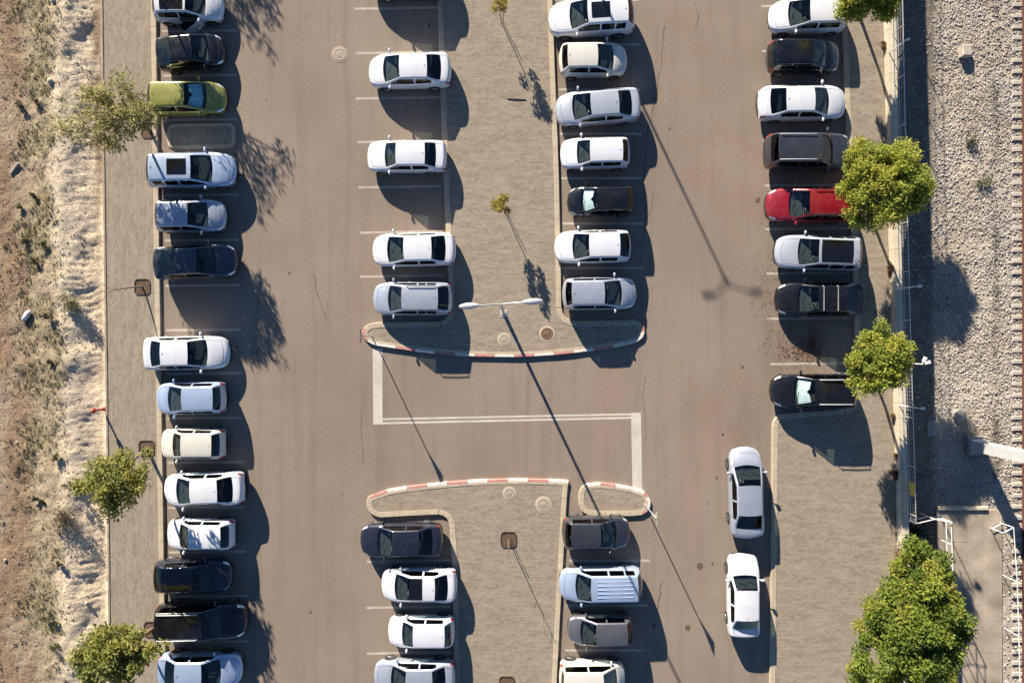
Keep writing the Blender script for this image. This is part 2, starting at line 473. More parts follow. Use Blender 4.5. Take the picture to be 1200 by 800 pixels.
def crack(pts, w=0.035):
    out = []
    for i in range(len(pts)-1):
        a, b = Vector(pts[i]), Vector(pts[i+1])
        n = max(2, int((b-a).length/5))
        for k in range(n):
            q = a.lerp(b, k/n) + Vector((random.uniform(-1.2, 1.2), random.uniform(-.6, .6)))
            out.append(P(q.x, q.y))
    out.append(P(*pts[-1]))
    ribbon('crack', out, [w*random.uniform(.4, 1.3) for _ in out], 0.003, M['crack'], road)
crack([(368, 322), (370, 335), (375, 350), (378, 362), (382, 373)], 0.04)
crack([(781, 22), (777, 45), (775, 70), (772, 95), (766, 125), (760, 150), (756, 185), (753, 230), (757, 262), (750, 310)])
crack([(812, -10), (815, 8), (818, 18), (815, 36)], 0.03)
crack([(776, 680), (772, 700), (770, 716)], 0.06)
crack([(766, 225), (764, 245), (760, 252)], 0.03)
crack([(424, 470), (423, 505), (426, 545)], 0.03)
crack([(756, 440), (754, 470), (757, 520)], 0.025)
crack([(690, 610), (700, 616)], 0.02)

# oil spots dripped on the lane and bays
def blot(px, py, r, seed, mat, z=0.0025, parent=road):
    rr = random.Random(seed)
    pts = []
    for k in range(14):
        t = 2*math.pi*k/14
        q = r*rr.uniform(.6, 1.2)
        p = P(px, py); pts.append((p.x + q*math.cos(t)*.8, p.y + q*math.sin(t)))
    poly_sheet('oil_spot', pts, z, mat, parent)
M['oil'] = simple('oil_stain', (0.085, 0.064, 0.048), 0.8, var=0.4, vscale=6)
for i, (x, y, r) in enumerate(((847, 509, .10), (785, 151, .09), (339, 320, .10), (364, 717, .09), (821, 663, .25), (829, 590, .06), (806, 735, .2), (345, 549, .06),
                               (312, 118, .07), (870, 430, .12), (840, 560, .1), (401, 580, .06), (908, 250, .3), (888, 235, .2), (835, 660, .1), (700, 200, .05), (455, 30, .07), (503, 30, .12), (766, 732, .16), (879, 660, .1))):
    blot(x, y, r, i, M['oil'], 0.0020 + 0.00003*i)

# ------------------------------------------------------------------ pavements with kerbstones
def resample(pts, step, closed=False):
    pts = [Vector((p[0], p[1])) for p in pts]
    if closed: pts = pts + [pts[0]]
    out = [pts[0]]; acc = 0.0
    L = [0.0]
    for i in range(1, len(pts)): L.append(L[-1] + (pts[i]-pts[i-1]).length)
    n = max(1, round(L[-1]/step))
    res = []
    for k in range(n+1):
        d = L[-1]*k/n
        i = max(j for j in range(len(L)) if L[j] <= d + 1e-9)
        if i >= len(pts)-1: res.append(pts[-1].copy()); continue
        t = (d-L[i])/max(1e-9, L[i+1]-L[i])
        res.append(pts[i].lerp(pts[i+1], t))
    return res

def rounded(pts, it=2):
    return pts

def area(pts):
    return 0.5*sum(pts[i][0]*pts[(i+1) % len(pts)][1]-pts[(i+1) % len(pts)][0]*pts[i][1] for i in range(len(pts)))

def kerb_run(pts, inward, parent, step=0.98, width=0.30, top=0.15, paint=None, name='kerbstone', mat='kerb', bottom=-0.05, gap=0.012, closed=False):
    """pts: road-side edge (world 2D); inward +1 = left of travel direction"""
    q = resample(pts, step, closed)
    n = len(q)
    nrm = []
    for i in range(n):
        if closed: d = q[(i+1) % (n-1)] - q[(i-1) % (n-1)] if i not in (0, n-1) else q[1]-q[n-2]
        else: d = q[min(i+1, n-1)] - q[max(i-1, 0)]
        d.normalize(); nrm.append(Vector((-d.y, d.x))*inward)
    for i in range(n-1):
        a, b = q[i], q[i+1]
        d = (b-a).normalized()
        a2, b2 = a + d*gap/2, b - d*gap/2
        na, nb = nrm[i], nrm[i+1]
        dz = random.uniform(-.004, .004)
        t = top + dz
        prof = [(0.0, bottom), (0.0, t-0.03), (0.03, t), (width*0.55, t), (width*0.58, t), (width, t-0.004), (width, bottom)]
        mats = [M[mat]]
        mi = [0]*6
        if paint:
            pc = paint(i, (a+b)/2)
            if pc: mats.append(M[pc]); mi = [1, 1, 1, 0, 0, 0]
        v = []
        for (p, nn) in ((a2, na), (b2, nb)):
            for (o, z) in prof: v.append((p.x+nn.x*o, p.y+nn.y*o, z))
        k = len(prof); f = []; m = []
        for j in range(k-1):
            f.append((j, j+1, k+j+1, k+j)); m.append(mi[j])
        f.append((k-1, 0, k, 2*k-1)); m.append(0)
        f.append(tuple(range(k))); m.append(0); f.append(tuple(reversed(range(k, 2*k)))); m.append(0)
        mb = MB(); mb.v = v; mb.f = f; mb.m = m
        c = (a+b)/2
        o = mb.build(name, mats, parent)

def inset(pts, d):
    n = len(pts); s = 1 if area(pts) > 0 else -1
    out = []
    for i in range(n):
        a, b, c = Vector(pts[i-1][:2]), Vector(pts[i][:2]), Vector(pts[(i+1) % n][:2])
        e1 = (b-a).normalized(); e2 = (c-b).normalized()
        nn = (Vector((-e1.y, e1.x)) + Vector((-e2.y, e2.x)))
        if nn.length < 1e-6: nn = Vector((-e1.y, e1.x))
        nn.normalize()
        out.append((b.x + nn.x*d*s, b.y + nn.y*d*s))
    return out

def W2(L): return [tuple(P(*p)[:2]) for p in L]

# left pavement
lk = W2([(181, -340), (184.5, 0), (187, 200), (190, 400), (193, 600), (196, 800), (200, 1130)])
le = W2([(131, 1130), (129, 800), (127, 600), (124.5, 400), (122, 200), (119.5, 0), (116, -340)])
pave_left = poly_sheet('pavement_left', inset(lk + le, 0.06), 0.13, M['paver_v'])
tag(pave_left, 'narrow paved walk between dirt bank and parking bays', kind='structure')
kerb_run(lk, -1, pave_left)
kerb_run(le, -1, pave_left, name='edging_stone', mat='edging', width=0.12, top=0.17, bottom=-1.2, step=1.0)

# upper island
ui = W2([(505, -340), (513, 0), (516, 100), (519.5, 200), (524, 300), (526.5, 352), (526, 366), (523, 373), (516, 376.5), (480, 377), (442, 377.5), (433, 379.5), (427, 384), (424.5, 391), (427, 397), (433, 402), (441, 405),
         (480, 411), (520, 415.5), (560, 418), (600, 418.6), (640, 417), (680, 413), (720, 407), (741, 402.5), (750, 399), (755, 393), (756, 385), (752, 378), (744, 375), (700, 375.5), (672, 376), (665, 374), (660, 369), (658, 360),
         (657, 300), (655, 200), (651, 100), (647.5, 0), (640, -340)])
isl_up = poly_sheet('pavement_island_upper', inset(ui, 0.06), 0.13, M['paver_h'])
tag(isl_up, 'paved island with saplings and lamp post, red and white kerb', kind='structure')
def paint_up(i, p):
    py = 400 - p.y*S; px = 600 + p.x*S
    if py > 381 and 423 < px < 757: return 'kerb_red' if i % 2 else 'kerb_white'
    return None
def split_runs(pts, steps):
    pass
kerb_run(ui[:6], +1, isl_up)
kerb_run(ui[5:9], +1, isl_up, step=.3)
kerb_run(ui[8:10], +1, isl_up)
kerb_run(ui[9:13], +1, isl_up, step=0.33)
kerb_run(ui[12:17], +1, isl_up, step=0.30, paint=lambda i, p: 'kerb_red' if i < 3 else 'kerb_white')
kerb_run(ui[16:25], +1, isl_up, step=1.06, paint=paint_up)
kerb_run(ui[24:30], +1, isl_up, step=0.32, paint=lambda i, p: 'kerb_white' if i < 3 else ('kerb_red' if i < 5 else None))
kerb_run(ui[29:35], +1, isl_up, step=0.33)
kerb_run(ui[34:], +1, isl_up)

# lower island
li = W2([(540, 1130), (532, 800), (531, 680), (527.5, 618), (526, 609), (521.5, 604), (514, 602), (480, 603.5), (446, 605.5), (437, 603), (431.5, 597), (429.5, 589), (432, 581), (439, 576.5), (450, 573.5),
         (480, 568.5), (520, 564), (560, 561), (600, 560), (640, 560.5), (666, 562), (665, 572), (661, 640), (656.5, 720), (652.5, 800), (640, 1130)])
isl_lo = poly_sheet('pavement_island_lower', inset(li, 0.06), 0.13, M['paver_h'])
tag(isl_lo, 'lower paved island with square-cornered end and manhole covers', kind='structure')
kerb_run(li[:4], -1, isl_lo)
kerb_run(li[3:7], -1, isl_lo, step=.28)
kerb_run(li[6:9], -1, isl_lo)
kerb_run(li[8:13], -1, isl_lo, step=0.3)
kerb_run(li[12:21], -1, isl_lo, step=1.08, paint=lambda i, p: 'kerb_red' if i % 2 == 0 else 'kerb_white')
kerb_run(li[20:], -1, isl_lo, step=1.0)

# small island
si = W2([(686, 566), (700, 564), (722, 566.5), (744, 570.5), (755, 575), (761, 582), (763, 590), (760, 597.5), (752, 602.5), (740, 604), (700, 603.5), (688, 602.5), (681, 598), (677.5, 589), (678, 577), (681, 570)])
isl_s = poly_sheet('pavement_island_small', inset(si, 0.06), 0.13, M['paver_h'])
tag(isl_s, 'small rounded paved island beside the lower island', kind='structure')
kerb_run(si[:5], -1, isl_s, step=0.92, paint=lambda i, p: 'kerb_red' if i == 1 else 'kerb_white')
kerb_run(si[4:9], -1, isl_s, step=0.3, paint=lambda i, p: 'kerb_red' if i in (0, 4, 5) else 'kerb_white')
kerb_run(si[8:] + si[:1], -1, isl_s, step=0.35)

# right pavement
rk = W2([(972, -340), (984, 0), (988, 100), (992, 200), (997, 300), (1001, 400), (1003, 455), (1001, 468), (996, 475), (988, 478.5), (950, 481.5), (918, 484), (910, 486.5), (905.5, 491.5), (904, 500), (903.5, 560), (902, 700), (901, 800), (898, 1130)])
rw = W2([(1062, 1130), (1053, 800), (1048.5, 560), (1043.5, 400), (1039.5, 250), (1036, 100), (1034, 0), (1025, -340)])
pave_right = poly_sheet('pavement_right', inset(rk + rw, 0.06), 0.13, M['paver_h'])
tag(pave_right, 'wide paved walk between the parking bays and the cream wall', kind='structure')
kerb_run(rk[:7], +1, pave_right, step=0.97)
kerb_run(rk[6:10], +1, pave_right, step=.3)
kerb_run(rk[9:12], +1, pave_right)
kerb_run(rk[11:15], +1, pave_right, step=.3)
kerb_run(rk[14:], +1, pave_right)

# concrete-framed pad standing in one of the left bays
fr = W2([(203, 145), (270, 144), (274, 146), (276, 150), (276.5, 168), (274, 172), (269, 174), (204, 175), (199, 173.5), (196.5, 170), (196.5, 150), (199, 146.5)])
pad = poly_sheet('framed_bay_pad', inset(fr, 0.06), 0.05, M['paver_v'])
tag(pad, 'concrete-framed rectangular pad filling a left bay under the olive tree', kind='structure')
kerb_run(fr + fr[:1], -1, pad, step=0.3, width=0.2, top=0.075)

# manhole covers
def manhole(px, py, r, top, mat, ring, label):
    root = empty('manhole_cover', P(px, py, top))
    tag(root, label, 'manhole cover')
    mb = MB(); mb.lathe([(r*1.28, -.05), (r*1.28, 0.006), (r*1.24, 0.010), (r*1.06, 0.010)], 28)
    mb.build('collar', ring, root, 30)
    mb = MB(); mb.lathe([(r, -.05), (r, 0.012), (r*.96, 0.018), (r*.70, 0.018), (r*.66, 0.013), (r*.55, 0.013), (r*.5, 0.019), (r*.2, 0.019)], 28)
    mb.build('lid', mat, root, 30)
manhole(398, 64, .36, 0.0, M['cover_conc'], M['edging'], 'round concrete manhole cover set in the open asphalt lane')
manhole(591, 398, .30, 0.13, M['cover_conc'], M['kerb'], 'round concrete manhole cover in paving near the lamp post')
manhole(641, 391, .34, 0.13, M['cover_rust'], M['kerb'], 'rust-brown iron manhole cover in paving by the striped kerb')
manhole(597, 578, .30, 0.13, M['cover_conc'], M['kerb'], 'smaller round concrete cover near the middle of the lower striped kerb')
manhole(637, 591, .36, 0.13, M['cover_conc'], M['kerb'], 'larger round concrete cover near the square corner of the lower island')

# tree pits
def pit(px, py, parent, w=0.78, z=0.13):
    c = P(px, py, z)
    r = 0.16; pts = []
    for (sx, sy, a0) in ((1, 1, 0), (-1, 1, 90), (-1, -1, 180), (1, -1, 270)):
        for k in range(4):
            t = math.radians(a0 + k*30)
            pts.append((c.x + sx*(w/2-r) + r*math.cos(t), c.y + sy*(w/2-r) + r*math.sin(t)))
    poly_sheet('tree_pit', pts, z+0.005, M['soil'], parent)
    mb = MB()
    n = len(pts); ins = inset(pts, -0.05)
    v = []; f = []
    for i in range(n):
        v += [(pts[i][0], pts[i][1], z+.002), (pts[i][0], pts[i][1], z+.035), (ins[i][0], ins[i][1], z+.035), (ins[i][0], ins[i][1], z+.002)]
    for i in range(n):
        j = (i+1) % n
        for k in range(3):
            f.append((4*i+k, 4*j+k, 4*j+k+1, 4*i+k+1))
    mb.add(v, f); mb.build('pit_frame', M['frame_rust'], parent)
for (x, y, pr) in ((167, 336, pave_left), (172, 525, pave_left), (178, 737, pave_left), (175, 153, pave_left), (596, 632, isl_lo), (594, 801, isl_lo)):
    pit(x, y, pr)

# ------------------------------------------------------------------ right side: wall, ledge, lower railway ground
wl = [Vector(p) for p in reversed(rw)]        # from top to bottom of the photo
wall = empty('retaining_wall', (0, 0, 0)); tag(wall, 'cream concrete retaining wall along the railway side', 'wall')
def strip_mesh(line, o0, o1, z0, z1, name, mat, parent, ch=0.0):
    v = []; f = []
    n = len(line)
    for i, p in enumerate(line):
        d = (line[min(i+1, n-1)] - line[max(i-1, 0)]).normalized()
        nn = Vector((-d.y, d.x))        # travelling down the photo: left normal = photo right (+x)
        a = p + nn*o0; b = p + nn*o1
        v += [(a.x, a.y, z0), (a.x, a.y, z1), (b.x, b.y, z1), (b.x, b.y, z0)]
    for i in range(n-1):
        for k in range(4):
            k2 = (k+1) % 4
            f.append((4*i+k, 4*i+k2, 4*i+4+k2, 4*i+4+k))
    f.append((0, 1, 2, 3)); f.append((4*n-4, 4*n-3, 4*n-2, 4*n-1))
    return MB().add(v, f).build(name, mat, parent)
wl_cut = [p for p in resample(wl, 2.0) if p.y > (400-598)/S]
strip_mesh(wl, 0.02, 0.38, -3.4, 0.02, 'wall_body', M['wall'], wall)
# coping stones, one by one
cop = resample(wl, 1.2)
for i in range(len(cop)-1):
    d = (cop[i+1]-cop[i]).normalized()
    strip_mesh([cop[i]+d*.008, cop[i+1]-d*.008], -0.03, 0.40, 0.02, 0.60 + random.uniform(-.004, .004), 'coping_stone', M['wall'], wall)
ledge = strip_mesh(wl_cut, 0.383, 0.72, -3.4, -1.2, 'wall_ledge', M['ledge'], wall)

def earth_mesh(name, x0, x1, y0, y1, res, hfun, cfun, mat):
    nx = int((x1-x0)/res)+1; ny = int((y1-y0)/res)+1
    X, Y = np.meshgrid(np.linspace(x0, x1, nx), np.linspace(y0, y1, ny), indexing='ij')
    Z = hfun(X, Y); C = cfun(X, Y, Z)
    V = np.stack([X, Y, Z], -1).reshape(-1, 3)
    i, j = np.meshgrid(np.arange(nx-1), np.arange(ny-1), indexing='ij')
    a = (i*ny+j).ravel()
    F = np.stack([a, a+ny, a+ny+1, a+1], -1)
    me = bpy.data.meshes.new(name)
    me.from_pydata(V.tolist(), [], F.tolist())
    at = me.color_attributes.new('col', 'FLOAT_COLOR', 'POINT')
    cc = np.concatenate([C.reshape(-1, 3), np.ones((V.shape[0], 1))], 1).astype(np.float32)
    at.data.foreach_set('color', cc.ravel())
    me.polygons.foreach_set('use_smooth', [True]*len(me.polygons))
    me.materials.append(mat)
    return link(bpy.data.objects.new(name, me))

def mixn(a, b, t): return a*(1-t[..., None]) + b*t[..., None]
def sst(x, a, b):
    t = np.clip((x-a)/(b-a), 0, 1); return t*t*(3-2*t)

def h_right(X, Y):
    return LOW - 0.12 + 0.10*fbm(X*.8, Y*.8, 31) + 0.07*fbm(X*4, Y*4, 32) + 0.10*sst(X, 26.5, 28.5)
def c_right(X, Y, Z):
    base = mixn(np.array([.35, .30, .245]), np.array([.43, .375, .305]), fbm(X*1.2, Y*1.2, 41))
    base = mixn(base, np.array([.20, .165, .125]), sst(fbm(X*.9, Y*.9, 42), .52, .68)*.6)
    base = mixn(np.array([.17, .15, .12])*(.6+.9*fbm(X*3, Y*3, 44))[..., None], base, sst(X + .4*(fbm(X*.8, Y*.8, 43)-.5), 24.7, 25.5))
    return base
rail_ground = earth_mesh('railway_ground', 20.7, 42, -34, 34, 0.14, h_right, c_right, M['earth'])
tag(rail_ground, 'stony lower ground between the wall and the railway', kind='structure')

# ballast stones (nobody could count them)
ICO = None
def ico():
    bm = bmesh.new(); bmesh.ops.create_icosphere(bm, subdivisions=1, radius=1.0)
    v = np.array([x.co[:] for x in bm.verts]); f = np.array([[q.index for q in p.verts] for p in bm.faces]); bm.free()
    return v, f
ICOV, ICOF = ico()
def stones(name, XY, Zf, rmin, rmax, cols, mat, flat=0.7, seed=3, patch=0.0):
    rg = np.random.default_rng(seed); n = len(XY)
    r = rg.uniform(rmin, rmax, n)
    V = ICOV[None] * (1 + rg.uniform(-.28, .28, (n, 12, 1)))
    sc = np.stack([rg.uniform(.7, 1.35, n), rg.uniform(.7, 1.35, n), rg.uniform(.55, .95, n)*flat*1.2], -1)
    V = V*sc[:, None]*r[:, None, None]
    a = rg.uniform(0, 2*np.pi, n); c, s_ = np.cos(a), np.sin(a)
    x = V[..., 0]*c[:, None]-V[..., 1]*s_[:, None]; y = V[..., 0]*s_[:, None]+V[..., 1]*c[:, None]
    Z = Zf(XY[:, 0], XY[:, 1])
    V = np.stack([x+XY[:, 0:1], y+XY[:, 1:2], V[..., 2]+Z[:, None]+r[:, None]*.25], -1)
    F = ICOF[None]+(np.arange(n)*12)[:, None, None]
    me = bpy.data.meshes.new(name); me.from_pydata(V.reshape(-1, 3).tolist(), [], F.reshape(-1, 3).tolist())
    col = cols[rg.integers(0, len(cols), n)]*rg.uniform(.7, 1.2, (n, 1))
    if patch:
        t = sst(fbm(XY[:, 0]*.5, XY[:, 1]*.35, 91), .42, .66)[:, None]*patch
        col = col*(1-t) + col*np.array([.70, .58, .46])*t
        t2 = (sst(XY[:, 0], 28.35, 28.6)*(1-sst(XY[:, 0], 28.75, 29.0))*sst(fbm(XY[:, 0], XY[:, 1]*.8, 93), .4, .55))[:, None]
        col = col*(1-.55*t2)
    cc = np.concatenate([np.repeat(col, 12, 0), np.ones((n*12, 1))], 1).astype(np.float32)
    at = me.color_attributes.new('col', 'FLOAT_COLOR', 'POINT'); at.data.foreach_set('color', cc.ravel())
    me.materials.append(mat)
    return link(bpy.data.objects.new(name, me))

n = 90000
XY = np.stack([RNG.uniform(22.0, 32.5, n), RNG.uniform(-21.5, 21.5, n)], -1)
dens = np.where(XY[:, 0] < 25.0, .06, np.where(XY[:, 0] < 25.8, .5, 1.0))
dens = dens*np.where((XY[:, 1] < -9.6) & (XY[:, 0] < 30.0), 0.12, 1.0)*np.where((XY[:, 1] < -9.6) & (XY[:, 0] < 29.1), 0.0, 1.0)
dens = dens*np.where(fbm(XY[:, 0]*.7, XY[:, 1]*.7, 77) > .54, .35, 1)
XY = XY[RNG.random(n) < dens]
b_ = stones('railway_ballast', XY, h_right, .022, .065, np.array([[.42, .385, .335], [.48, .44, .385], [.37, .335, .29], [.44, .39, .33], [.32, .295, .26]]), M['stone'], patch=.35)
tag(b_, 'pale broken ballast stones spread beside the railway track', 'ballast', kind='stuff')

# railway track
track = empty('railway_track', P(1197, 200, LOW)); tag(track, 'rusty rail on pale concrete sleepers at the ballast edge', 'railway track')
tx = P(1197, 200, LOW).x; tlean = 0.004
slm = MB().box(-.62, 1.98, -.12, .12, -.12, .12, c=.03).mesh('sleeper', M['sleeper'])
y = -21.0
while y < 21.5:
    o = bpy.data.objects.new('sleeper', slm); o.location = (0, y - track.location.y, 0.02+random.uniform(-.01, .01)); o.rotation_euler = (0, 0, random.uniform(-.015, .015))
    link(o, track); y += 0.66
for off in (0.0, 1.36):
    mb = MB()
    mb.box(off-.07, off+.07, -21.5-track.location.y, 21.5-track.location.y, .14, .155)
    mb.box(off-.012, off+.012, -21.5-track.location.y, 21.5-track.location.y, .155, .27)
    mb.box(off-.036, off+.036, -21.5-track.location.y, 21.5-track.location.y, .27, .31)
    mb.build('rail', M['rust'], track)

# platform slab at the lower right, laid in single slabs
plat = empty('platform', P(1140, 700, LOW)); tag(plat, 'tiled concrete station platform below the wall', 'platform')
px0, px1 = P(1096, 0, LOW).x, P(1173, 0, LOW).x
py0, py1 = P(0, 597, LOW).y, P(0, 860, LOW).y
yy = py0; r_ = 0
tile = None
while yy > py1:
    xx = px0; h_ = 0.94
    while xx < px1 - 0.1:
        w_ = min(0.94, px1-xx)
        mb = MB().box(xx+.006, xx+w_-.006, yy-h_+.006, yy-.006, LOW-.35, LOW+0.12+random.uniform(-.004, .004), c=.008)
        o = mb.build('slab', M['slab'], None); o.parent = plat; o.matrix_parent_inverse = Matrix.Translation(-plat.location)
        xx += w_
    yy -= h_
kb = MB().box(px0+.05, px0+3.0, py0+.02, py0+.24, LOW-.35, LOW+.24, c=.03).build('end_kerb', M['wall'], None)
kb.parent = plat; kb.matrix_parent_inverse = Matrix.Translation(-plat.location)

# planting bed for the agave and big tree beside the wall foot
bed_pts = [P(1060, 606, 0.1), P(1098, 606, 0.1), P(1104, 860, 0.1), P(1064, 860, 0.1)]
bed = MB(); 
vv = [(p.x, p.y, -2.0) for p in bed_pts] + [(p.x, p.y, 0.05) for p in bed_pts]
bed.add(vv, [(0,1,2,3),(4,5,6,7),(0,1,5,4),(1,2,6,5),(2,3,7,6),(3,0,4,7)])
bd = bed.build('planting_bed', M['soil']); tag(bd, 'raised bed of dark soil under the big tree', kind='structure')

# ------------------------------------------------------------------ left side: dirt bank
xl = lambda y: (-480 + 0.0125*(400-S*y))/S      # pavement edge position in world x by world y (photo 119..129)
def hb(X, Y):
    e = xl(Y)
    d = e - X                                   # metres away from the pavement edge
    n1 = fbm(X*.9, Y*.9, 51); n2 = fbm(X*3.2, Y*3.2, 52); n3 = fbm(X*9, Y*9, 53, 2)
    z = -0.02 - 0.14*sst(d, 0.0, 0.35) + 0.55*sst(d + .5*(n1-.5), .35, 2.3) - .25*sst(d, 2.3, 4.2)
    ph = Y*2*np.pi/0.36 + 13*fbm(X*1.1, Y*.7, 57) + 1.2*d
    rip = (np.abs(np.sin(ph*.5))**.7)*sst(d, .25, .7)*(1-sst(d, 1.25, 2.5))*np.clip(fbm(X*.8, Y*.5, 58)*2-.45, .1, 1)
    z = z + 0.07*rip + 0.10*(n1-.5) + 0.08*(n2-.5) + 0.035*(n3-.5)
    g = sst(d, 2.0, 2.8)*(1-sst(d, 4.6, 5.4))
    z = z + g*0.12*(fbm(X*2.2, Y*2.2, 59)-.5)
    return z
def cb(X, Y, Z):
    e = xl(Y); d = e - X
    wob = (fbm(X*.35, Y*.35, 61)-.5)*1.6
    n = fbm(X*2, Y*2, 62); nf = fbm(X*7, Y*7, 63, 3)
    sand = mixn(np.array([.52, .42, .295]), np.array([.64, .53, .385]), n)
    dirt = mixn(np.array([.25, .195, .13]), np.array([.37, .30, .21]), nf)
    olive = mixn(np.array([.17, .15, .08]), np.array([.27, .235, .14]), nf)
    brown = mixn(np.array([.215, .145, .092]), np.array([.295, .205, .135]), n)
    dk = mixn(np.array([.15, .10, .065]), np.array([.20, .14, .09]), nf)
    c = mixn(sand, dirt, sst(d + wob, 2.0, 3.1))
    c = mixn(c, olive, sst(fbm(X*.55, Y*.55, 64), .36, .54)*sst(d+wob, 1.9, 2.9)*.6)
    c = mixn(c, brown, sst(d + wob*.8, 3.9, 4.6))
    c = mixn(c, dirt, sst(fbm(X*.7, Y*.25, 65), .5, .62)*sst(d, 4.0, 4.8)*.8)
    c = mixn(c, dk, (1-sst(d + (n-.5)*.8, .25, .75))*np.clip(sst(Y, 6, 10)+.35*sst(fbm(Y*.3, Y*0+.5, 66), .5, .6), 0, 1)*.85)
    c = c*(0.86+.28*nf[..., None])
    return c
bank = earth_mesh('dirt_bank', -42, xl(0)+0.1, -34, 34, 0.11, hb, cb, M['earth'])
tag(bank, 'sandy dug-over dirt bank with scrubby patches beside the walk', kind='structure')
n = 4500
XY = np.stack([RNG.uniform(-29.5, -23.2, n), RNG.uniform(-20.5, 20.5, n)], -1)
XY = XY[RNG.random(n) < sst(fbm(XY[:, 0]*.6, XY[:, 1]*.6, 81), .3, .62)]
b_ = stones('dirt_clods', XY, hb, .012, .045, np.array([[.36, .29, .21], [.26, .20, .14], [.42, .36, .28], [.19, .14, .10]]), M['stone'], seed=9)
tag(b_, 'loose clods and pebbles scattered on the dirt bank', 'clods', kind='stuff')

# ------------------------------------------------------------------ plants
def leaf_mesh(name, P0, Nrm, Ax, ln, wd, col, mat):
    """rhombic leaves: centre, normal, axis, length, width"""
    n = len(P0)
    B = np.cross(Nrm, Ax); B /= np.linalg.norm(B, axis=1, keepdims=True)+1e-9
    A = Ax/ (np.linalg.norm(Ax, axis=1, keepdims=True)+1e-9)
    l = ln[:, None]/2; w = wd[:, None]/2
    V = np.stack([P0-A*l, P0+B*w-A*l*.1+Nrm*w*.3, P0+A*l, P0-B*w-A*l*.1+Nrm*w*.3], 1)
    F = np.arange(n*4).reshape(n, 4)
    me = bpy.data.meshes.new(name); me.from_pydata(V.reshape(-1, 3).tolist(), [], F.tolist())
    cc = np.concatenate([np.repeat(col, 4, 0), np.ones((n*4, 1))], 1).astype(np.float32)
    at = me.color_attributes.new('col', 'FLOAT_COLOR', 'POINT'); at.data.foreach_set('color', cc.ravel())
    me.materials.append(mat)
    return me

def foliage(name, clumps, per, lsize, wratio, pal, parent, seed, crad, mat='leaf', up=0.15, palw=None, edge_col=None):
    rg = np.random.default_rng(seed)
    n = len(clumps)*per
    ci = np.repeat(np.arange(len(clumps)), per)
    C = np.array(clumps)[ci]
    u = rg.normal(size=(n, 3)); u /= np.linalg.norm(u, axis=1, keepdims=True)
    rad = crad[ci]*rg.random(n)**.45
    off = u*rad[:, None]*np.array([1, 1, .8])
    P0 = C + off
    Ax = u*0.8 + rg.normal(size=(n, 3))*.6
    Nrm = rg.normal(size=(n, 3)); Nrm[:, 2] = np.abs(Nrm[:, 2])+up*2
    Nrm = Nrm + np.array([sd.x, sd.y, sd.z])*1.1        # leaves turn towards the light
    Nrm -= Ax*(np.sum(Nrm*Ax, 1)/np.sum(Ax*Ax, 1))[:, None]
    Nrm /= np.linalg.norm(Nrm, axis=1, keepdims=True)+1e-9
    ln = lsize*rg.uniform(.65, 1.35, n); wd = ln*wratio*rg.uniform(.8, 1.2, n)
    pal = np.array(pal)
    cl = rg.choice(len(pal), len(clumps), p=palw)
    col = pal[cl][ci]*.65 + pal[rg.choice(len(pal), n, p=palw)]*.35
    col = col*rg.uniform(.75, 1.25, (n, 1))
    me = leaf_mesh(name, P0, Nrm, Ax, ln, wd, col, M[mat])
    return link(bpy.data.objects.new(name, me), parent)

def tree(name, label, bpx, bpy_, z0, crown_off, radii, zc, nclump, per, lsize, wratio, pal, seed, trunk_r=0.09, shell=0.3, crad=0.42, group=None, palw=None, nb=9, lopsided=0.25, gap=0.0):
    rr = random.Random(seed); rg = np.random.default_rng(seed)
    b = P(bpx, bpy_, z0)
    root = empty(name, b); tag(root, label, 'tree', group)
    cc = Vector((crown_off[0], crown_off[1], zc))
    clumps = []; rads = []
    tries = 0
    while len(clumps) < nclump and tries < 20000:
        tries += 1
        u = rg.normal(size=3); u /= np.linalg.norm(u)
        r = shell + (1-shell)*rg.random()**.6
        ang = math.atan2(u[1], u[0])
        lob = 1 + lopsided*(math.sin(3*ang+seed)*.5 + math.sin(5*ang+seed*1.7)*.35 + math.sin(2*ang+seed*.3)*.5)
        p = np.array([u[0]*radii[0]*r*lob, u[1]*radii[1]*r*lob, u[2]*radii[2]*r])
        if p[2] < -radii[2]*.35: continue
        if gap > 0 and mnoise.noise(Vector((p[0]*.9+seed, p[1]*.9, p[2]*.9))) < -gap: continue
        clumps.append((cc.x+p[0], cc.y+p[1], cc.z+p[2])); rads.append(crad*rg.uniform(.7, 1.3))
    foliage('crown', clumps, per, lsize, wratio, pal, root, seed, np.array(rads), palw=palw)
    fork = cc - Vector((0, 0, radii[2]*.55)); 
    mid = Vector((fork.x*.35+rr.uniform(-.06, .06), fork.y*.35+rr.uniform(-.06, .06), fork.z*.5))
    MB().tube([(0, 0, -.25), (0, 0, .05), mid, fork], [trunk_r*1.25, trunk_r*1.1, trunk_r*.9, trunk_r*.75], 8).build('trunk', M['bark'], root, 60)
    mb = MB()
    idx = rg.choice(len(clumps), min(nb*3, len(clumps)), replace=False)
    for k in idx:
        t = Vector(clumps[k])
        m1 = fork.lerp(t, .5) + Vector((rr.uniform(-.15, .15), rr.uniform(-.15, .15), rr.uniform(-.1, .2)))
        mb.tube([fork - Vector((0, 0, .1)), m1, t], [trunk_r*.45, trunk_r*.28, trunk_r*.1], 5, cap=False)
    mb.build('limbs', M['bark'], root, 60)
    return root

YG = [(.42, .43, .07), (.34, .38, .06), (.26, .32, .055), (.45, .41, .08), (.20, .26, .045)]
OL = [(.29, .285, .085), (.23, .24, .08), (.35, .31, .11), (.17, .185, .06), (.40, .355, .17)]
GR = [(.22, .29, .045), (.17, .24, .038), (.28, .33, .05), (.11, .17, .03), (.36, .33, .06), (.075, .125, .022)]

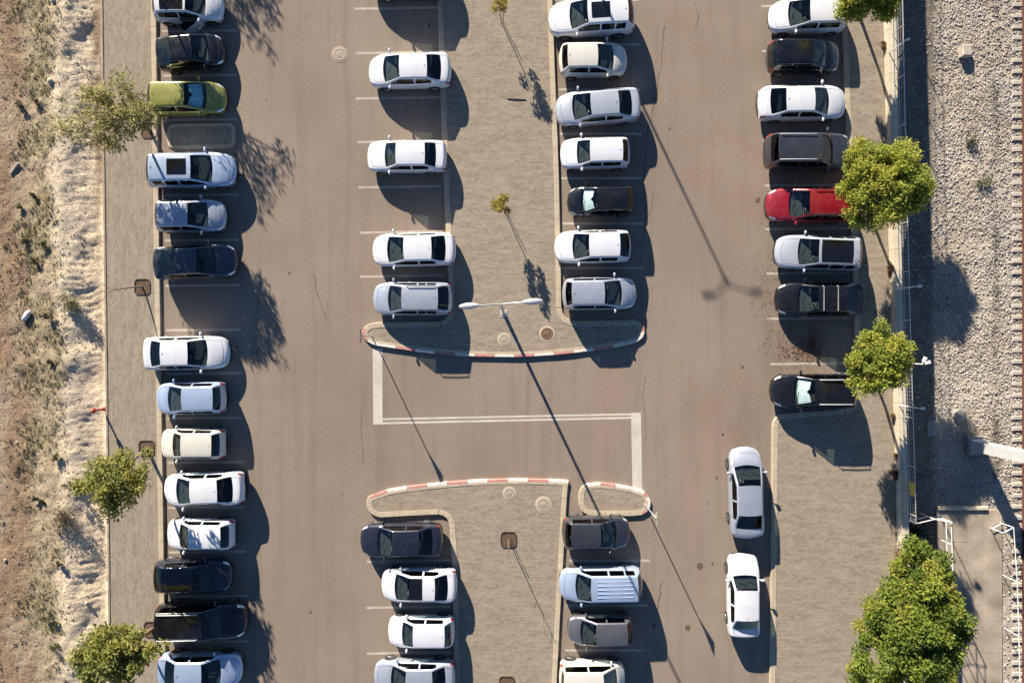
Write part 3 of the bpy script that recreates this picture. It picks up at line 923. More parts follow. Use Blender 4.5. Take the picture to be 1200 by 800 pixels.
tree('street_tree', 'round yellow-green tree whose crown overhangs the white hatchback by the wall', 1003, 8, .13, (-.85, -.75), (2.0, 1.7, .8), 3.3, 190, 130, .14, .5, YG, 101, crad=.38, lopsided=.24, group='trees along the wall')
tree('street_tree', 'round yellow-green tree whose crown covers the tail of the red car', 1008, 224, .13, (-.55, -.30), (2.35, 2.15, .85), 3.4, 260, 135, .14, .5, YG, 102, crad=.40, lopsided=.15, group='trees along the wall')
tree('street_tree', 'smaller yellow-green tree by the wall above the black car with foil sunshade', 1008, 402, .13, (-.65, -.85), (1.6, 1.65, .75), 3.2, 150, 130, .14, .5, YG, 103, crad=.36, lopsided=.22, group='trees along the wall')
tree('broad_tree', 'largest dense green tree standing in the soil bed beside the platform', 1050, 684, .05, (-1.65, -.5), (2.45, 3.1, 2.2), 4.3, 330, 190, .165, .5, GR, 104, trunk_r=.17, crad=.46, lopsided=.40, gap=.10)
tree('olive_tree', 'feathery olive-green tree leaning over the green hatchback and dirt bank', 176, 153, .13, (.25, -.30), (2.3, 1.9, 1.1), 3.8, 90, 52, .24, .26, OL, 105, group='trees along the left walk', crad=.5)
tree('olive_tree', 'compact olive-green tree over the walk beside the red hydrant', 172, 525, .13, (.45, -1.0), (1.5, 1.65, 1.1), 3.7, 70, 62, .22, .42, [(.31, .31, .075), (.24, .26, .07), (.36, .32, .09), (.17, .20, .05)], 106, group='trees along the left walk')
tree('olive_tree', 'olive-green tree overhanging the pale blue car and the black off-roader', 178, 737, .13, (.1, .15), (1.95, 1.65, 1.2), 3.6, 95, 66, .23, .42, [(.31, .31, .075), (.24, .26, .07), (.36, .32, .09), (.17, .20, .05)], 107, group='trees along the left walk')
tree('olive_tree', 'feathery olive tree beyond the white car with open door', 194, -8, .13, (-.1, .1), (1.7, 1.9, 1.1), 3.7, 30, 34, .24, .24, OL, 108, group='trees along the left walk', crad=.5)
tree('olive_tree', 'feathery olive tree farther along the walk past the painted bays', 192, -200, .13, (-.1, .1), (1.5, 1.7, 1.1), 3.9, 24, 34, .24, .24, OL, 109, group='trees along the left walk', crad=.5)

# bare dead sapling in its pit
b = P(167, 336, .13)
dead = empty('dead_sapling', b); tag(dead, 'leafless leaning sapling in a pit beside the dark grey sedan', 'sapling')
MB().tube([(0, 0, -.2), (-.02, 0, .2), (-.30, -.12, .9), (-.75, -.35, 1.7)], [.05, .045, .035, .02], 7).build('trunk', M['bark'], dead, 60)
mb = MB()
for (a, c, e) in (((-.3, -.12, .9), (-.42, -.5, 1.3), (-.35, -.85, 1.5)), ((-.5, -.22, 1.25), (-.95, -.2, 1.6), (-1.35, -.4, 1.8)), ((-.75, -.35, 1.7), (-1.1, -.45, 2.0), (-1.45, -.75, 2.2)),
                  ((-.75, -.35, 1.7), (-.85, -.7, 2.0), (-.8, -1.05, 2.1)), ((-.95, -.2, 1.6), (-1.2, .05, 1.8), (-1.4, .05, 1.9)), ((-.85, -.7, 2.0), (-1.1, -.95, 2.1), (-1.3, -1.0, 2.2))):
    mb.tube([a, c, e], [.016, .011, .005], 5, cap=False)
mb.build('twigs', M['bark'], dead, 60)

def sapling(px, py, h, leafy, label, lean, seed, z0=.13):
    rr = random.Random(seed)
    root = empty('sapling', P(px, py, z0)); tag(root, label, 'sapling', 'saplings on the centre islands')
    top = Vector((lean[0], lean[1], h))
    MB().tube([(0, 0, -.2), (0, 0, .1), top*.55, top], [.028, .026, .02, .008], 6).build('trunk', M['bark'], root, 60)
    MB().tube([(.09, .05, -.2), (.09, .05, .9)], .018, 6).build('stake', M['stick'], root, 60)
    mb = MB(); cl = []
    for k in range(9):
        t = rr.uniform(.55, 1.0); a = rr.uniform(0, 6.28); r = rr.uniform(.2, .5)
        p = top*t; q = p + Vector((r*math.cos(a), r*math.sin(a), rr.uniform(.05, .35)))
        mb.tube([p, q], [.009, .004], 4, cap=False); cl.append(tuple(q))
    mb.build('twigs', M['bark'], root)
    if leafy: foliage('crown', cl + [tuple(top)], leafy, .15, .4, [(.33, .27, .05), (.38, .30, .08), (.22, .20, .04)], root, seed, np.full(10, .24))
sapling(593, 251, 2.1, 85, 'sapling with small yellow crown on the upper island', (-.25, .25), 201)
sapling(588, 27, 2.1, 60, 'sapling with sparse yellow crown farther from the lamp post', (-.2, .2), 202)
sapling(596, 632, 2.3, 0, 'bare staked sapling in the pit of the lower island', (.0, -.25), 203)
sapling(594, 801, 2.3, 0, 'bare staked sapling in the farther pit of the lower island', (.05, -.25), 204)

# agave in the bed
ag = empty('agave_plant', P(1072, 622, .05)); tag(ag, 'dark spiky agave at the corner of the wall and white railing', 'plant')
for k in range(26):
    a = k*2.399; el = .25 + .9*(k/26); ln = random.uniform(.8, 1.15)
    d = Vector((math.cos(a)*math.cos(el), math.sin(a)*math.cos(el), math.sin(el))); s_ = Vector((-math.sin(a), math.cos(a), 0))
    up_ = d.cross(s_)
    pts = []; 
    for (t, w, dr) in ((0, .05, 0), (.35, .075, 0), (.7, .05, -.03), (1.0, .004, -.14)):
        c = d*ln*t + Vector((0, 0, dr)); pts += [tuple(c - s_*w), tuple(c - up_*w*.35), tuple(c + s_*w)]
    f = []
    for i in range(3):
        o_ = 3*i
        f += [(o_, o_+1, o_+4, o_+3), (o_+1, o_+2, o_+5, o_+4)]
    MB().add(pts, f).build('leaf', simple('agave_leaf', (.028, .045, .018), .5) if k == 0 else bpy.data.materials['agave_leaf'], ag)

def bush(px, py, z, r, h, pal, label, seed, per=60, ls=.1, name='shrub', n=9, group=None, wr=.35):
    rr = random.Random(seed)
    root = empty(name, P(px, py, z)); tag(root, label, 'shrub', group)
    cl = [(rr.uniform(-r, r)*.7, rr.uniform(-r, r)*.7, rr.uniform(.1, h)) for _ in range(n)]
    foliage('foliage', cl, per, ls, wr, pal, root, seed, np.full(n, r*.45))
    mb = MB()
    for c in cl: mb.tube([(0, 0, -.1), c], [.015, .006], 4, cap=False)
    mb.build('stems', M['bark'], root)
    return root
DRY = [(.20, .085, .035), (.16, .10, .05), (.11, .09, .04), (.24, .14, .06)]
for i, (x, y, r, lab) in enumerate(((1049, 556, .32, 'dry reddish shrub against the wall near the railing corner'), (1049.5, 535, .22, 'small dry shrub on the wall strip above the reddish one'), (1042, 318, .3, 'dry brown shrub by the wall below the red car tree'),
                                 (1036, 55, .25, 'dry brown shrub by the wall near the white hatchback'), (1046, 486, .22, 'dry low shrub by the wall beside the black sunshade car'), (1053, 640, .55, 'dry brown shrub between the agave and the big tree'))):
    bush(x, y, .13, r, r*1.1, DRY, lab, 300+i)
hbz = lambda px, py: float(hb(np.array([(px-600)/S]), np.array([(400-py)/S]))[0])
GD = [(.055, .065, .022), (.09, .095, .035), (.12, .12, .05), (.04, .045, .02)]
bush(88, 357, hbz(88, 357), .62, .55, [(.10, .115, .045), (.15, .15, .07), (.075, .09, .03)], 'grey-green bush on the sandy bank near the dead sapling', 320, n=14, per=70)
for i, (x, y, r) in enumerate(((25, 123, .22), (40, 231, .22), (25, 243, .17), (31, 284, .18), (52, 285, .22), (44, 306, .26), (61, 371, .26), (61, 424, .2), (59, 721, .28), (67, 730, .18), (44, 582, .18), (51, 587, .14), (67, 758, .3), (45, 117, .3), (67, 535, .25), (85, 566, .35), (72, 660, .18))):
    bush(x, y, hbz(x, y), r, r*1.3, GD, 'small dark scrub clump growing on the dirt bank', 330+i, per=46, ls=.09, n=6, group='scrub clumps on the dirt bank', name='scrub_clump')
DK = [(.05, .035, .022), (.075, .055, .035), (.10, .08, .05)]
bush(80, 608, hbz(80, 608), .85, .45, DK, 'largest dark dead thicket on the bank below the compact olive tree', 360, n=22, per=60, ls=.14, wr=.15)
bush(1133, 165, LOW, .5, .35, GD, 'low green weed clump in the ballast past the shadow strip', 361, per=40)
bush(1150, 211, LOW, .55, .35, [(.10, .12, .05), (.14, .14, .07)], 'pale green weed clump in the ballast beside the red car tree shadow', 362, per=40)
# scrubby ground cover on the bank
n = 6000
XY = np.stack([RNG.uniform(-29.6, -24.4, n), RNG.uniform(-20.5, 20.5, n)], -1)
e = xl(XY[:, 1])-XY[:, 0]
wob = (fbm(XY[:, 0]*.35, XY[:, 1]*.35, 61)-.5)*1.6
keep = sst(fbm(XY[:, 0]*.55, XY[:, 1]*.55, 64), .35, .55)*sst(e+wob, 1.9, 2.7)*(1-sst(e+wob*.8, 4.5, 5.2)*.8)
XY = XY[RNG.random(n) < keep*.9+.01]; n = len(XY)
Z = hb(XY[:, 0], XY[:, 1])
k = 5
P0 = np.repeat(np.stack([XY[:, 0], XY[:, 1], Z], -1), k, 0) + RNG.normal(size=(n*k, 3))*np.array([.06, .06, .01]); P0[:, 2] += .05
Ax = RNG.normal(size=(n*k, 3))*.6; Ax[:, 2] = np.abs(Ax[:, 2])+.5
Nr = RNG.normal(size=(n*k, 3)); Nr -= Ax*(np.sum(Nr*Ax, 1)/np.sum(Ax*Ax, 1))[:, None]; Nr /= np.linalg.norm(Nr, axis=1, keepdims=True)
pal = np.array([(.17, .16, .07), (.23, .205, .11), (.12, .12, .05), (.31, .265, .16)])
me = leaf_mesh('scrub_grass', P0, Nr, Ax, RNG.uniform(.06, .2, n*k), RNG.uniform(.02, .06, n*k), pal[RNG.integers(0, 4, n*k)], M['leaf'])
o = link(bpy.data.objects.new('scrub_grass', me)); tag(o, 'sparse dry grass growing in patches on the dirt bank', 'grass', kind='stuff')
# fallen leaves by the right bays
def litter(name, centres, label, seed, pal):
    rg = np.random.default_rng(seed); pts = []
    for (x, y, sx, sy, n) in centres:
        c = P(x, y); pts.append(np.stack([c.x + rg.normal(size=n)*sx, c.y + rg.normal(size=n)*sy, np.full(n, .012)], -1))
    P0 = np.concatenate(pts); n = len(P0)
    Ax = rg.normal(size=(n, 3)); Ax[:, 2] *= .1
    Nr = rg.normal(size=(n, 3))*.25; Nr[:, 2] = 1; Nr -= Ax*(np.sum(Nr*Ax, 1)/np.sum(Ax*Ax, 1))[:, None]; Nr /= np.linalg.norm(Nr, axis=1, keepdims=True)
    pal = np.array(pal)
    me = leaf_mesh(name, P0, Nr, Ax, rg.uniform(.04, .10, n), rg.uniform(.02, .05, n), pal[rg.integers(0, len(pal), n)], M['leaf'])
    o = link(bpy.data.objects.new(name, me)); tag(o, label, 'leaf litter', kind='stuff')
litter('fallen_leaves', [(940, 412, .8, .3, 420), (915, 394, .4, .25, 50), (952, 404, .35, .5, 420), (900, 360, .6, .9, 70), (905, 250, .35, 1.4, 90), (900, 330, .4, .8, 60)],
       'brown fallen leaves blown over the right hand bays', 5, [(.16, .06, .03), (.10, .05, .03), (.20, .11, .06), (.07, .04, .025)])

# ------------------------------------------------------------------ cars
def pchip(xs, ys, x):
    xs = np.array(xs, float); ys = np.array(ys, float)
    h = np.diff(xs); d = np.diff(ys)/h
    m = np.zeros(len(xs)); m[0] = d[0]; m[-1] = d[-1]
    for i in range(1, len(xs)-1):
        if d[i-1]*d[i] > 0:
            w1 = 2*h[i]+h[i-1]; w2 = h[i]+2*h[i-1]
            m[i] = (w1+w2)/(w1/d[i-1]+w2/d[i])
    i = np.clip(np.searchsorted(xs, x)-1, 0, len(xs)-2)
    t = (x-xs[i])/h[i]
    return (2*t**3-3*t**2+1)*ys[i]+(t**3-2*t**2+t)*h[i]*m[i]+(-2*t**3+3*t**2)*ys[i+1]+(t**3-t**2)*h[i]*m[i+1]

NAMES = ['body', 'underside', 'windscreen', 'rear_window', 'side_window', 'sunroof', 'headlight', 'taillight', 'grille']
def build_model(sp):
    L, Wd, Hh = sp['L'], sp['W'], sp['H']
    c, hd, rr_, rb = sp['fr']
    zh = sp.get('zh', .92)       # bonnet height at the windscreen base
    zn = sp.get('zn', .68)       # bonnet leading edge
    zt = sp.get('zt', zh+.08)    # belt at rear / boot height
    zl = sp.get('zl', .20)
    sq = sp.get('sq', 0.0)       # squareness of the nose
    hw = Wd/2
    bmid = min((hd+rr_)/2 + .01, .575)
    sA = c + .32*(hd-c); sC = rr_ + (.35 if rb < .93 else .30)*(rb-rr_)
    if rb >= .93: sC = rr_ - .02
    quarter = sp.get('quarter', False)
    st = {0, .008, .02, .04, .065, .10, c*.62, c*.85, c, rb, 1, .992, .978}
    for k in range(1, 5): st.add(c+(hd-c)*k/5)
    st.update([hd, hd+.02, rr_, rr_-.02])
    for k in range(1, 8): st.add(hd+.02+(rr_-.04-hd)*k/8)
    for k in range(1, 4): st.add(rr_+(rb-rr_)*k/4)
    if rb < .93:
        st.update([rb+(1-rb)*.35, rb+(1-rb)*.65, .965])
    st.update([sA, bmid-.011, bmid+.011, sC])
    for wx in (sp['wf'], sp['wr']): st.update([wx-.06, wx, wx+.06])
    pn = sp.get('pano')
    if pn: st.update(pn)
    if quarter: st.update([rr_-.15, rr_-.135])
    st = sorted(st); s2 = [st[0]]
    must = {0, 1, c, hd, rr_, rb, sA, bmid-.011, bmid+.011, sC} | (set(pn) if pn else set())
    for q in st[1:]:
        if q - s2[-1] < .006:
            if q in must: s2[-1] = q
            continue
        s2.append(q)
    st = np.array(s2)
    # plan and side profiles
    w = pchip([0, .012, .035, .09, c, .5, .85, .955, .985, 1], [.66+.1*sq, .78+.08*sq, .875+.05*sq, .955, .992, 1.0, .985, .945, .90, .84], st)*hw
    zlow = pchip([0, .03, .1, .9, .97, 1], [zl+.12, zl+.05, zl, zl, zl+.08, zl+.16], st)
    if rb < .93:
        zb = pchip([0, .012, .04, c, .5, rb, .965, .988, 1], [zn-.20, zn-.06, zn, zh, zh+.03, zt, zt-.02, zt-.12, zt-.36], st)
    else:
        zb = pchip([0, .012, .04, c, .5, rr_, rb, .985, 1], [zn-.20, zn-.06, zn, zh, zh+.04, zh+.09, zh+.06, zh-.08, zh-.30], st)
    # greenhouse amount 0..1 and top line
    gy = np.interp(st, [0, c, hd, (hd+rr_)/2, rr_, rb, 1], [0, 0, .955, 1.0, .955 if rb < .93 else .965, 0 if rb < .93 else .12, 0])
    ztop = zb + .045 + (Hh - (zh+.045) - .01)*gy
    ztop = np.where(gy > 0, zb*(1-gy) + gy*(Hh-.01) + .045*(1-gy), zb+.045*np.clip(st/.05, .3, 1))
    zr = zb*(1-gy) + gy*(Hh-.075) + .012*(1-gy)
    yb = w*np.interp(gy, [0, .4, 1], [.90, .925, .935])
    yr = yb*(1-gy) + gy*(hw*sp.get('tumble', .735)) - .03*(1-gy)
    # bow in plan
    if rb < .93: bow = pchip([0, .05, c, hd, (hd+rr_)/2, rr_, rb, .97, 1], [.28, .25, .19, .09, 0, -.07, -.12, -.13, -.18], st)
    else: bow = pchip([0, .05, c, hd, (hd+rr_)/2, rr_, rb, 1], [.28, .25, .19, .09, 0, -.07, -.12, -.18], st)
    bow = bow*(1-.45*sq)
    rows = []
    for j in range(len(st)):
        W_, b0, B, R, T = w[j], zlow[j], (yb[j], zb[j]), (yr[j], zr[j]), ztop[j]
        g = gy[j]
        pr = [(0, b0), (.70*W_, b0), (.92*W_, b0+.02), (.975*W_, b0+.11), (1.0*W_, b0+(B[1]-b0)*.5), (.995*W_, b0+(B[1]-b0)*.78), (.97*W_, B[1]-.035)]
        pr.append(B)
        def lr(t, bul): return (B[0]+(R[0]-B[0])*t + bul, B[1]+(R[1]-B[1])*t)
        pr += [lr(.08, .004*g), lr(.5, .022*g), lr(.90, .008*g), R]
        ye = R[0]-.035; zc = .72
        top = lambda y: T - (T-R[1]-.028*(.3+.7*g))*min(1, (abs(y)/max(.05, ye)))**2.4
        pr.append((R[0]-.035, R[1]+.028*(.3+.7*g)))
        y1 = max(.2, R[0]-.085)
        for fr_ in (1.0, .72, .38): pr.append((y1*fr_, top(y1*fr_)))
        pr.append((0, T))
        rows.append(pr)
    nv = len(rows[0]); ring = 2*nv-2
    V = []
    for j, pr in enumerate(rows):
        full = pr + [(-y, z) for (y, z) in reversed(pr[1:-1])]
        for (y, z) in full:
            V.append((L/2 - st[j]*L - bow[j]*(y/hw)**2, y, z))
    F = []; MI = []
    def vi(k): return k if k < nv else None
    for j in range(len(st)-1):
        sm = (st[j]+st[j+1])/2
        for k in range(ring):
            k2 = (k+1) % ring
            F.append((j*ring+k, j*ring+k2, (j+1)*ring+k2, (j+1)*ring+k))
            q = k if k < nv-1 else ring-1-k       # row interval from bottom (0) to top centre
            mi = 0
            if q <= 1: mi = 1
            elif q == 2 and sp.get('clad'): mi = 1
            elif 12 < q+1 <= nv and q >= 13-0 and c < sm < hd: mi = 2
            elif q >= 13 and rr_ < sm < rb: mi = 3
            elif 8 <= q <= 9 and (sA < sm < bmid-.011 or bmid+.011 < sm < sC) and not (quarter and rr_-.15 < sm < rr_-.135): mi = 4
            elif pn and q >= (14 if sp.get('panoin') else 13) and pn[0] < sm < pn[1] and q < nv: mi = 5
            elif sm < .075 and 6 <= q <= 11 and sm > .012: mi = 6
            elif rb < .93 and sm > .962 and 5 <= q <= 7: mi = 7
            elif rb >= .93 and sm > .965 and 5 <= q <= 8: mi = 7
            if c < sm < c+.012: mi = mi
            MI.append(mi)
    for (j, rev) in ((0, False), (len(st)-1, True)):
        for k in range(nv-1):
            a = j*ring+k; b2 = j*ring+k+1; cN = j*ring+(ring-k-1); dN = j*ring+((ring-k) % ring)
            idx = [a, b2, cN, dN]
            idx = [x for i, x in enumerate(idx) if x not in idx[:i]]
            if len(idx) >= 3:
                F.append(tuple(idx)); MI.append(8 if (3 <= k <= 5 and not rev) else (1 if k < 3 else 0))
    me = bpy.data.meshes.new('shell'); me.from_pydata(V, [], F)
    for _ in NAMES: me.materials.append(None)
    me.polygons.foreach_set('material_index', MI)
    bm = bmesh.new(); bm.from_mesh(me); bmesh.ops.remove_doubles(bm, verts=bm.verts, dist=1e-5); bmesh.ops.recalc_face_normals(bm, faces=bm.faces); bm.to_mesh(me); bm.free()
    ob = bpy.data.objects.new('shell', me); COL.objects.link(ob)
    # wheel arches cut out of the shell
    rw_ = sp.get('rw', .315)
    cut = MB()
    for ws in (sp['wf'], sp['wr']):
        for sgn in (1, -1):
            cut.lathe([(rw_+.055, sgn*(hw-.30)), (rw_+.055, sgn*(hw+.2))], 22, (L/2-ws*L, 0, rw_), 'y', 1)
    cm = cut.mesh('cut', [None]*len(NAMES))
    co = bpy.data.objects.new('cut', cm); COL.objects.link(co)
    md = ob.modifiers.new('b', 'BOOLEAN'); md.object = co; md.operation = 'DIFFERENCE'; md.solver = 'EXACT'
    dg = bpy.context.evaluated_depsgraph_get(); dg.update()
    em = bpy.data.meshes.new_from_object(ob.evaluated_get(dg))
    bpy.data.objects.remove(ob); bpy.data.objects.remove(co)
    vv = np.array([q.co[:] for q in em.vertices])
    groups = {}
    for p in em.polygons:
        nm = NAMES[p.material_index]
        cen = vv[list(p.vertices)].mean(0)
        key = (nm,)
        if nm == 'side_window':
            xb = L/2-bmid*L
            key = (nm, cen[1] > 0, 0 if cen[0] > xb else (2 if quarter and cen[0] < L/2-(rr_-.14)*L else 1))
        elif nm == 'headlight':
            if abs(cen[1]) < hw*.50: key = ('body',)
            else: key = (nm, cen[1] > 0)
        elif nm == 'taillight':
            if abs(cen[1]) < hw*.52: key = ('body',)
            else: key = (nm, cen[1] > 0)
        elif nm == 'underside': key = ('body',)
        groups.setdefault(key, []).append((tuple(p.vertices), 1 if nm == 'underside' else 0))
    parts = []
    for key, fs in groups.items():
        ids = sorted({i for f, _ in fs for i in f}); mp = {a: i for i, a in enumerate(ids)}
        pm = bpy.data.meshes.new(key[0]); pm.from_pydata([tuple(vv[i]) for i in ids], [], [tuple(mp[i] for i in f) for f, _ in fs])
        nm = key[0]
        if nm == 'body': pm.materials.append(None); pm.materials.append(M['plastic'])
        elif nm in ('windscreen',): pm.materials.append(M['glass'])
        elif nm == 'rear_window': pm.materials.append(M['glass_dark'])
        elif nm == 'side_window': pm.materials.append(M['glass_dark'])
        elif nm == 'sunroof': pm.materials.append(M['pano'])
        elif nm == 'headlight': pm.materials.append(M['lamp'])
        elif nm == 'taillight': pm.materials.append(M['tail'])
        else: pm.materials.append(M['plastic'])
        pm.polygons.foreach_set('material_index', [m for _, m in fs])
        smooth(pm, 42); pm.update()
        parts.append((nm, pm))
    info = dict(L=L, W=Wd, H=Hh, c=c, hd=hd, rr=rr_, rb=rb, zh=zh, hw=hw, rw=rw_, bmid=bmid)
    X = lambda s: L/2 - s*L
    # interior
    zf = zl+.16
    tub = MB(); y_ = hw*.86
    xa, xb = X(c+.02), X(min(rb, .93))
    tub.add([(xb, -y_, zf), (xa, -y_, zf), (xa, y_, zf), (xb, y_, zf), (xb, -y_, zh-.02), (xa, -y_*.96, zh-.06), (xa, y_*.96, zh-.06), (xb, y_, zh-.02)],
            [(0,1,2,3), (0,1,5,4), (1,2,6,5), (2,3,7,6), (3,0,4,7)])
    parts.append(('cabin_tub', tub.mesh('cabin_tub', M['inner'])))
    dd = MB(); x0 = X(c+.01)-.08; x1 = x0-.62
    dd.add([(x0, -y_*.9, zh-.06), (x1, -y_*.95, zh-.03), (x1, -y_*.95, zh-.35), (x0, -y_*.9, zh-.35), (x0, y_*.9, zh-.06), (x1, y_*.95, zh-.03), (x1, y_*.95, zh-.35), (x0, y_*.9, zh-.35)],
           [(0,1,5,4), (1,2,6,5), (2,3,7,6), (3,0,4,7), (0,1,2,3), (4,5,6,7)])
    parts.append(('dashboard', dd.mesh('dashboard', M['dash'])))
    xs = X(bmid) + .12
    for sgn in (1, -1):
        sm_ = MB(); yc = sgn*hw*.42
        sm_.box(xs-.05, xs+.48, yc-.24, yc+.24, zf, zf+.26, c=.05)
        sm_.box(xs-.20, xs-.04, yc-.23, yc+.23, zf+.2, zf+.78, c=.06)
        sm_.box(xs-.20, xs-.08, yc-.13, yc+.13, zf+.80, zf+.98 if Hh > 1.5 else zf+.93, c=.04)
        parts.append(('seat', sm_.mesh('seat', M['seat'])))
    rs = MB(); xr_ = xs - .95
    rs.box(xr_, xr_+.5, -hw*.72, hw*.72, zf, zf+.26, c=.05); rs.box(xr_-.16, xr_, -hw*.72, hw*.72, zf+.2, zf+.72, c=.05)
    parts.append(('rear_seat', rs.mesh('rear_seat', M['seat'])))
    sw = MB(); cx_, cy_, cz_ = x1-.06, hw*.42, zh+.02
    sw.tube([(cx_-.17*.35*math.sin(t), cy_+.18*math.cos(t), cz_+.17*math.sin(t)*.93) for t in np.linspace(0, 2*math.pi, 15)], .015, 5, cap=False)
    sw.tube([(cx_, cy_-.17, cz_), (cx_, cy_+.17, cz_)], .018, 5); sw.tube([(cx_, cy_, cz_), (cx_+.12, cy_, cz_-.12)], .03, 6)
    parts.append(('steering_wheel', sw.mesh('steering_wheel', M['wheel_grey'])))
    # mirrors
    for sgn in (1, -1):
        mm = MB(); xm = X(c + .40*(hd-c)); ym = sgn*(hw*.97)
        prof = [(.02, -.10), (.065, -.085), (.085, -.02), (.08, .05), (.05, .10), (.01, .115)]
        mm.lathe(prof, 10, (0, 0, 0), 'y')
        mm.v = [(xm + v[0]*.85 - .0, ym + sgn*.13 + v[1]*1.0, zh+.10 + v[2]*.95) for v in mm.v]
        mm.tube([(xm+.02, ym-sgn*.04, zh+.02), (xm, ym+sgn*.09, zh+.07)], .025, 6)
        parts.append(('mirror', mm.mesh('mirror', None, 50)))
    # door handles
    for ds in (hd+.08*(1 if rb > .9 else .9), bmid+.16):
        for sgn in (1, -1):
            hm = MB(); xh_ = X(ds); hm.tube([(xh_+.09, sgn*(hw*.985), zh-.12), (xh_+.05, sgn*(hw+.012), zh-.115), (xh_-.05, sgn*(hw+.012), zh-.115), (xh_-.09, sgn*(hw*.985), zh-.12)], .012, 5)
            parts.append(('door_handle', hm.mesh('door_handle', None)))
    # shut lines of bonnet, boot and doors
    def top_at(s, y):
        j = int(np.clip(np.searchsorted(st, s)-1, 0, len(st)-2)); t = (s-st[j])/(st[j+1]-st[j])
        zz = []
        for jj in (j, j+1):
            pr = rows[jj]; ys = [p[0] for p in pr[7:]][::-1]; zs = [p[1] for p in pr[7:]][::-1]
            zz.append(np.interp(abs(y), ys, zs))
        bw = bow[j]*(1-t)+bow[j+1]*t
        return (L/2-s*L-bw*(y/hw)**2, y, zz[0]*(1-t)+zz[1]*t)
    sl_ = MB()
    def groove(pts, wd=.011):
        pts = [Vector(p) for p in pts]; v = []; f = []
        for i, p in enumerate(pts):
            d = (pts[min(i+1, len(pts)-1)]-pts[max(i-1, 0)]).normalized(); nn = d.cross(Vector((0, 0, 1))).normalized()*wd/2
            if abs(d.z) > .9: nn = Vector((wd/2, 0, 0))
            v += [tuple(p-nn), tuple(p+nn)]
        for i in range(len(pts)-1): f.append((2*i, 2*i+1, 2*i+3, 2*i+2))
        sl_.add(v, f)
    up3 = lambda p: (p[0], p[1], p[2]+.004)
    yh = hw*.74
    for sg in (1, -1):
        groove([up3(top_at(s_, sg*yh*(.92+.08*min(1, (s_-.05)/.1)))) for s_ in np.linspace(.06, c-.005, 9)])
        if rb < .93: groove([up3(top_at(s_, sg*hw*.70)) for s_ in np.linspace(rb+.01, .972, 5)])
    groove([up3(top_at(.06, y)) for y in np.linspace(-yh*.92, yh*.92, 11)])
    if rb < .93: groove([up3(top_at(.972, y)) for y in np.linspace(-hw*.70, hw*.70, 11)])
    for s_ in (c+.12*(hd-c)+.02, bmid, bmid+.5*(sC-bmid)+.08):
        j = int(np.clip(np.searchsorted(st, s_), 0, len(st)-1)); pr = rows[j]
        for sg in (1, -1):
            groove([(L/2-s_*L-bow[j]*(p[0]/hw)**2, sg*(p[0]+.004), p[1]) for p in pr[3:8]])
    parts.append(('shut_lines', sl_.mesh('shut_lines', M['plastic'])))
    # wipers
    wp = MB(); xw = X(c+.015)
    for y0 in (-.1, .45):
        wp.tube([(xw-.06-.14*(y0/hw)**2, y0, zh+.075), (xw-.16, y0-.48, zh+.125)], .011, 4)
    parts.append(('wiper', wp.mesh('wiper', M['plastic'])))
    # aerial
    fin = MB(); xf = X(rr_) + .16
    fin.add([(xf+.06, 0, Hh-.04), (xf-.05, -.02, Hh-.04), (xf-.05, .02, Hh-.04), (xf-.045, 0, Hh+.02)], [(0,1,2), (0,1,3), (1,2,3), (2,0,3)])
    parts.append(('aerial', fin.mesh('aerial', None)))
    # wheels
    wt = MB(); r = rw_; hwid = .105
    wt.lathe([(r*.66, -hwid), (r*.93, -hwid), (r, -hwid*.7), (r, hwid*.7), (r*.93, hwid), (r*.66, hwid)], 24, (0, 0, 0), 'y')
    tyre = wt.mesh('wheel', M['tyre'], 40)
    rm = MB(); rm.lathe([(r*.66, -.01), (r*.64, hwid*.9), (r*.57, hwid*.95), (r*.53, hwid*.55), (r*.2, hwid*.65), (r*.16, hwid*.9), (.01, hwid*.9)], 20, (0, 0, 0), 'y')
    for k in range(5):
        t = k*2*math.pi/5
        rm.tube([(r*.1*math.cos(t), hwid*.82, r*.1*math.sin(t)), (r*.58*math.cos(t), hwid*.86, r*.58*math.sin(t))], .028, 5)
    rim = rm.mesh('rim', M['rim'], 40)
    info['wheels'] = [(X(sp['wf']), sg) for sg in (1, -1)] + [(X(sp['wr']), sg) for sg in (1, -1)]
    return dict(parts=parts, tyre=tyre, rim=rim, info=info, spec=sp)

